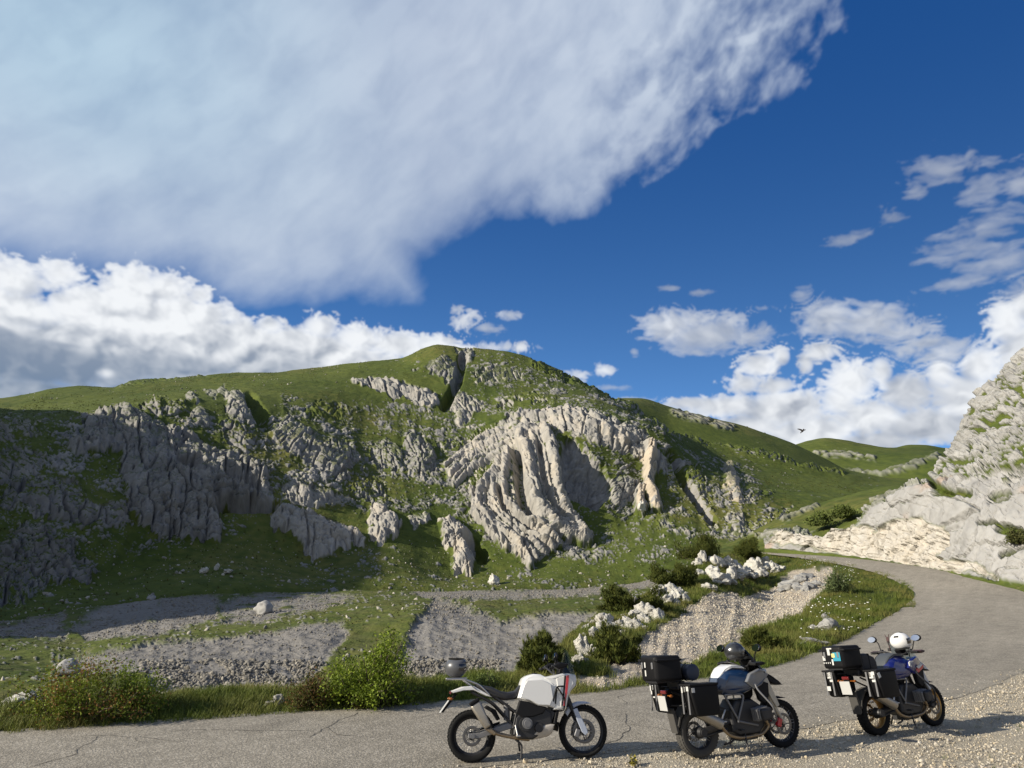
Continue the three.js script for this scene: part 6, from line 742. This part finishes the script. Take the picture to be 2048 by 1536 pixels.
  part(k, 'headlight', [box(0.08, 0.11, 0.2, 1.28, 1.06, 0, 0, 0, -0.4, 0.03)], mat([0.35, 0.37, 0.4], 0.1, { clearcoat: 1 })); part(k, 'instrument_panel', box(0.04, 0.12, 0.2, 1.05, 1.2, 0, 0, 0, 0.6), PAINT.black);
  part(k, 'windscreen', bulge(side('1.02,1.39 1.05,1.40 1.19,1.22 1.32,1.06 1.29,1.06 1.16,1.20', -0.19, 0.19, 0.003, 1), (v) => { v.x -= 3.0 * v.z * v.z; v.z *= 1 - 0.25 * sstep(1.2, 1.4, v.y); }), c.screen); part(k, 'screen_bracket', [-1, 1].map((s) => bar(0.008, [1.1, 1.12, s * 0.1], [1.12, 1.28, s * 0.1])), PAINT.black);
  part(k, 'fork', [-1, 1].flatMap((s) => [bar(0.03, [1.20, 0.92, s * 0.105], [1.33, 0.62, s * 0.105]), bar(0.026, [1.33, 0.64, s * 0.105], [1.505, 0.34, s * 0.105])]), c.fork); part(k, 'fork_cover', [-1, 1].map((s) => side('1.17,1.0 1.26,0.99 1.34,0.80 1.42,0.60 1.36,0.57 1.28,0.70 1.20,0.86', s * 0.145 - 0.018, s * 0.145 + 0.018, 0.012)), c.forkCover);
  for (const s of [-1, 1]) part(k, 'brake_caliper', box(0.08, 0.12, 0.06, 1.4, 0.36, s * 0.11, 0, 0, -0.4), c.caliper ?? PAINT.engine);
  part(k, 'front_mudguard', bulge(side('1.22,0.60 1.27,0.67 1.38,0.715 1.50,0.722 1.64,0.69 1.52,0.69 1.40,0.68 1.31,0.63 1.26,0.56', -0.075, 0.075, 0.02), (v) => { v.y -= 2 * v.z * v.z; }), PAINT.plastic);
  part(k, 'seat', [bulge(side('0.12,0.95 0.30,0.90 0.46,0.89 0.44,0.82 0.10,0.86', -0.16, 0.16, 0.04), () => {}), bulge(side('-0.34,1.0 0.02,0.99 0.12,0.955 0.10,0.88 -0.34,0.92', -0.15, 0.15, 0.035), () => {})], PAINT.leather);
  part(k, 'handlebar', [bar(0.014, [0.84, 1.2, -0.44], [0.9, 1.22, -0.24], [0.97, 1.17, -0.1], [0.97, 1.17, 0.1], [0.9, 1.22, 0.24], [0.84, 1.2, 0.44]), box(0.06, 0.05, 0.05, 0.91, 1.23, 0.27), box(0.06, 0.05, 0.05, 0.91, 1.23, -0.27), cyl(0.026, 0.026, 0.05, 0.97, 1.25, -0.16, 'y')], PAINT.satin);
  for (const s of [-1, 1]) { part(k, 'grip', cyl(0.018, 0.018, 0.13, 0.85, 1.2, s * 0.38), PAINT.rubber); part(k, 'hand_guard', side('0.86,1.22 0.91,1.18 0.98,1.19 1.0,1.22 0.94,1.235', s * 0.39 - 0.09, s * 0.39 + 0.09, 0.02), c.guard); mirror(k, 0.93, 1.425, s * 0.42, c.glass); part(k, 'mirror_stem', bar(0.008, [0.93, 1.24, s * 0.3], [0.95, 1.36, s * 0.34], [0.94, 1.42, s * 0.4]), PAINT.black); part(k, 'footpeg', box(0.07, 0.025, 0.1, 0.58, 0.33, s * 0.26), PAINT.satin); part(k, 'rear_footpeg', [box(0.06, 0.022, 0.09, 0.3, 0.46, s * 0.24), bar(0.012, [0.42, 0.6, s * 0.15], [0.3, 0.47, s * 0.2])], PAINT.steel); }
  part(k, 'crash_bar', [-1, 1].flatMap((s) => [bar(0.014, [1.12, 0.36, s * 0.14], [1.16, 0.42, s * 0.34], [1.06, 0.62, s * 0.42], [0.94, 0.84, s * 0.3], [0.92, 0.98, s * 0.24])]), c.crash);
  part(k, 'side_stand', [bar(0.014, [0.72, 0.24, -0.17], [0.76, 0.08, -0.28]), box(0.07, 0.012, 0.06, 0.76, 0.06, -0.29)], PAINT.satin); part(k, 'centre_stand', [bar(0.014, [0.58, 0.24, 0.13], [0.46, 0.17, 0.15], [0.30, 0.16, 0.2]), bar(0.013, [0.7, 0.26, 0.17], [0.67, 0.05, 0.24])], PAINT.satin);
  part(k, 'rear_hugger', [bulge(side('-0.37,0.44 -0.33,0.56 -0.22,0.68 -0.06,0.72 -0.06,0.69 -0.20,0.645 -0.30,0.53 -0.345,0.42', -0.09, 0.09, 0.012), () => {}), side('-0.44,0.66 -0.40,0.67 -0.345,0.50 -0.35,0.36 -0.385,0.34 -0.41,0.48', -0.075, 0.075, 0.012)], PAINT.dusty);
  part(k, 'tail_light', box(0.04, 0.05, 0.13, -0.5, 0.885, 0, 0, 0, 0.1), PAINT.lens); const lp = part(k, 'licence_plate', box(0.008, 0.2, 0.19, -0.535, 0.74, 0, 0, 0, 0.14, 0.003), PAINT.plate); part(k, 'plate_holder', side('-0.50,0.90 -0.40,0.93 -0.42,0.70 -0.50,0.66', -0.05, 0.05, 0.01), PAINT.black); for (const s of [-1, 1]) part(k, 'indicator', [ball(0.02, -0.48, 0.84, s * 0.15, 1.5, 1, 1), bar(0.008, [-0.47, 0.84, 0], [-0.47, 0.84, s * 0.15])], PAINT.amber);
  // cases: body, lid edge, latches, corner bands
  const tc = part(k, 'top_case', [bulge(box(0.42, 0.34, 0.5, -0.52, 1.21, 0, 0, 0, 0, 0.05), (v) => { if (v.x < -0.6) v.z *= 1 - 0.25 * sstep(-0.6, -0.74, v.x); })], PAINT.black); part(tc, 'case_lid', box(0.425, 0.03, 0.505, -0.515, 1.32, 0, 0, 0, 0, 0.012), PAINT.plastic); for (const z of [-0.13, 0.13]) part(tc, 'latch', box(0.02, 0.09, 0.04, -0.735, 1.25, z), PAINT.grey); part(k, 'case_rack', [box(0.44, 0.025, 0.28, -0.48, 1.03, 0), bar(0.012, [-0.3, 1.02, 0.1], [-0.1, 0.92, 0.12]), bar(0.012, [-0.3, 1.02, -0.1], [-0.1, 0.92, -0.12])], PAINT.satin);
  for (const s of [-1, 1]) { const pn = part(k, 'pannier', [bulge(box(0.48, 0.4, 0.24, -0.17, 0.78, s * 0.4, 0, 0, 0, 0.03), (v) => { if (v.y < 0.68) v.x += 0.1 * sstep(0.68, 0.58, v.y) * sstep(-0.2, -0.41, v.x); })], PAINT.black); part(pn, 'case_lid', box(0.49, 0.03, 0.25, -0.17, 0.985, s * 0.4, 0, 0, 0, 0.01), PAINT.plastic); for (const z of [-0.07, 0.07]) part(pn, 'corner_band', box(0.012, 0.36, 0.03, -0.414, 0.79, s * 0.4 + z, 0, 0, 0, 0.004), PAINT.grey); part(pn, 'latch', [box(0.018, 0.07, 0.035, -0.418, 0.93, s * 0.4)], PAINT.steel); part(k, 'pannier_rack', [bar(0.01, [0.06, 0.92, s * 0.26], [-0.36, 0.94, s * 0.26]), bar(0.01, [0.06, 0.66, s * 0.26], [-0.36, 0.68, s * 0.26])], PAINT.satin); c.stickers?.(pn, s); }
  c.caseStickers?.(tc); return k;
}
const st = (p, x, y, z, w, h, m = PAINT.sticker, rz = 0) => part(p, 'sticker', box(0.004, h, w, x, y, z, 0, 0, rz, 0.0015), m);
const k2 = tourer('dark blue and white touring motorcycle with three black cases, middle of three', [1404, 1515, 1563, 1495], 23 * DEG, -6 * DEG, { rim: PAINT.satin, spoke: PAINT.steel, tank: PAINT.blue, tankTop: PAINT.white, panel: mat([0.13, 0.135, 0.145], 0.4, { clearcoat: 0.4 }), beak: PAINT.plastic, screen: PAINT.smoke, fork: PAINT.cream, forkCover: PAINT.cream, guard: PAINT.plastic, crash: PAINT.grey, skid: PAINT.pipe, tyre: PAINT.dusty, caliper: PAINT.red,
  stickers(p, s) { st(p, -0.42, 0.92, s * 0.4 - 0.06, 0.03, 0.07); if (s > 0) { st(p, -0.422, 0.94, 0.47, 0.05, 0.06); part(p, 'sticker', box(0.05, 0.06, 0.004, -0.36, 0.92, 0.523, 0, 0, 0, 0.0015), PAINT.sticker); } else { st(p, -0.42, 0.86, -0.44, 0.03, 0.05); st(p, -0.42, 0.80, -0.38, 0.05, 0.02); } }, caseStickers(t) { st(t, -0.738, 1.26, -0.05, 0.03, 0.07); st(t, -0.738, 1.15, -0.05, 0.03, 0.08); } });
{ const h = onBike(k2, 'helmet', 'dark grey helmet on the handlebar of the middle motorcycle', 'helmet', 0.84, 1.27, 0.02, -0.9, 0, 0.12); h.scale.setScalar(0.93); helmet(h, mat([0.018, 0.019, 0.021], 0.3, { clearcoat: 0.7 }), { visor: mat([0.04, 0.045, 0.05], 0.1, { clearcoat: 1, side: THREE.DoubleSide }) }); }
{ const b = onBike(k2, 'roll_bag', 'dark blue rolled bag between top case and seat of the middle motorcycle', 'bag', -0.12, 1.14, 0); part(b, 'bag_body', [bulge(cyl(0.125, 0.125, 0.46, 0, 0, 0, 'z', 28), (v) => { const k = 1 - 0.12 * sstep(0.17, 0.23, Math.abs(v.z)); v.x *= k; v.y *= k; v.y += 0.008 * n3(v.x * 14, v.y * 14, v.z * 9); }), ball(0.112, 0, 0, 0.225, 1, 1, 0.3), ball(0.112, 0, 0, -0.225, 1, 1, 0.3)], mat([0.02, 0.028, 0.05], 0.6)); for (const z of [-0.13, 0.13]) part(b, 'strap', lathe([[0.126, -0.014], [0.13, -0.014], [0.13, 0.014], [0.126, 0.014]], 0, 0, z, 32), PAINT.black); }
const k3 = tourer('blue, white and red touring motorcycle with gold rims and stickered black cases, rightmost of three', [1752, 1472, 1873, 1450], 29 * DEG, -7 * DEG, { rim: PAINT.gold, spoke: PAINT.gold, tank: PAINT.royal, tankTop: mat([0.05, 0.055, 0.06], 0.5), panel: PAINT.royal, beak: mat([0.36, 0.38, 0.42], 0.4), screen: PAINT.clear, fork: PAINT.satin, forkCover: mat([0.4, 0.41, 0.42], 0.5), guard: mat([0.05, 0.025, 0.025], 0.6), crash: PAINT.satin, skid: PAINT.pipe, glass: PAINT.mirror,
  mark(k, s) { const z = s * 0.272; part(k, 'red_panel', side('0.92,0.90 1.02,0.95 1.20,0.99 1.16,0.93 1.02,0.87', s * 0.225, s * 0.262, 0.012), PAINT.red); part(k, 'white_panel', [side('0.98,0.965 1.10,1.0 1.16,0.985 1.04,0.93', s * 0.25, s * 0.266, 0.004), side('0.80,1.045 0.84,1.065 0.92,1.065 0.92,1.045 0.85,1.04 0.84,1.0 0.87,0.985 0.84,0.965 0.80,0.99', s * 0.258, s * 0.276, 0.004)], PAINT.sticker); },
  stickers(p, s) { st(p, -0.42, 0.92, s * 0.4 + 0.02, 0.07, 0.09); st(p, -0.42, 0.84, s * 0.4 + 0.05, 0.06, 0.035); if (s < 0) { st(p, -0.424, 0.72, -0.42, 0.07, 0.07); st(p, -0.42, 0.93, -0.36, 0.03, 0.08); } else { part(p, 'sticker', box(0.06, 0.08, 0.004, -0.36, 0.92, 0.523, 0, 0, 0.3, 0.0015), PAINT.sticker); st(p, -0.424, 0.95, 0.46, 0.05, 0.05); } },
  caseStickers(t) { st(t, -0.738, 1.22, 0.1, 0.14, 0.13, PAINT.teal); st(t, -0.742, 1.24, 0.04, 0.06, 0.06, PAINT.yellow); st(t, -0.738, 1.29, -0.04, 0.05, 0.09); st(t, -0.735, 1.2, -0.15, 0.05, 0.07); st(t, -0.738, 1.14, 0.01, 0.03, 0.09); for (let i = 0; i < 4; i++) st(t, -0.738, 1.13, -0.16 + 0.04 * i, 0.018, 0.022); st(t, -0.738, 1.345, -0.02, 0.1, 0.02); } });
part(k3, 'phone_mount', [bar(0.008, [0.96, 1.24, -0.14], [0.97, 1.36, -0.15]), box(0.02, 0.1, 0.05, 0.97, 1.41, -0.15), bar(0.006, [0.97, 1.45, -0.17], [0.97, 1.5, -0.19]), bar(0.006, [0.97, 1.45, -0.13], [0.97, 1.5, -0.11])], mat([0.05, 0.02, 0.02], 0.6));
{ const h = onBike(k3, 'helmet', 'white helmet with dark visor on the handlebar of the right motorcycle', 'helmet', 0.96, 1.26, 0.1, -0.95, 0.15, 0.2); helmet(h, PAINT.white, { stripe: PAINT.black }); }
{ const b = onBike(k3, 'tail_bag', 'black sloping bag strapped on the seat behind the top case of the right motorcycle', 'bag', -0.1, 0.98, 0); part(b, 'bag_body', bulge(side('-0.20,0 -0.20,0.26 -0.05,0.26 0.12,0.20 0.17,0.12 0.17,0', -0.22, 0.22, 0.05, 5), (v) => { v.y += 0.01 * n3(v.x * 12, v.y * 12, v.z * 8); }), mat([0.012, 0.012, 0.014], 0.7)); part(b, 'strap', [box(0.03, 0.25, 0.45, -0.02, 0.13, 0, 0, 0, 0, 0.01)], PAINT.plastic); }
// ----- a bird against the clouds
{
  const g = new THREE.Group(); g.name = 'bird'; tag(g, 'small dark bird flying in front of the clouds above the far hill', 'bird'); const [a, e] = azel(1605, 862), R = 70; g.position.set(R * Math.sin(a), EYE + R * Math.tan(e), -R * Math.cos(a)); g.rotation.set(0.3, 0.6, 0.5); scene.add(g); const dark = mat([0.02, 0.016, 0.014], 0.8);
  part(g, 'body', [ball(0.09, 0, 0, 0, 2.3, 0.9, 0.9), ball(0.065, 0.2, 0.03, 0), bulge(new THREE.ConeGeometry(0.02, 0.08, 8).rotateZ(-Math.PI / 2).translate(0.28, 0.02, 0), () => {})], dark); for (const s of [-1, 1]) part(g, 'wing', bulge(new THREE.ExtrudeGeometry(new THREE.Shape(P2('0.1,0 0.13,0.16 0.05,0.34 -0.08,0.42 -0.06,0.2 -0.1,0').map(([x, y]) => new THREE.Vector2(x, y))), { depth: 0.012, bevelSize: 0.004, bevelThickness: 0.004, bevelSegments: 1 }).rotateX(s * Math.PI / 2), (v) => { v.y += 0.5 * Math.abs(v.z); }), dark); part(g, 'tail', box(0.16, 0.012, 0.1, -0.26, 0, 0, 0, 0, 0.1, 0.005), dark);
}
shadows(scene);
renderer.render(scene, camera);
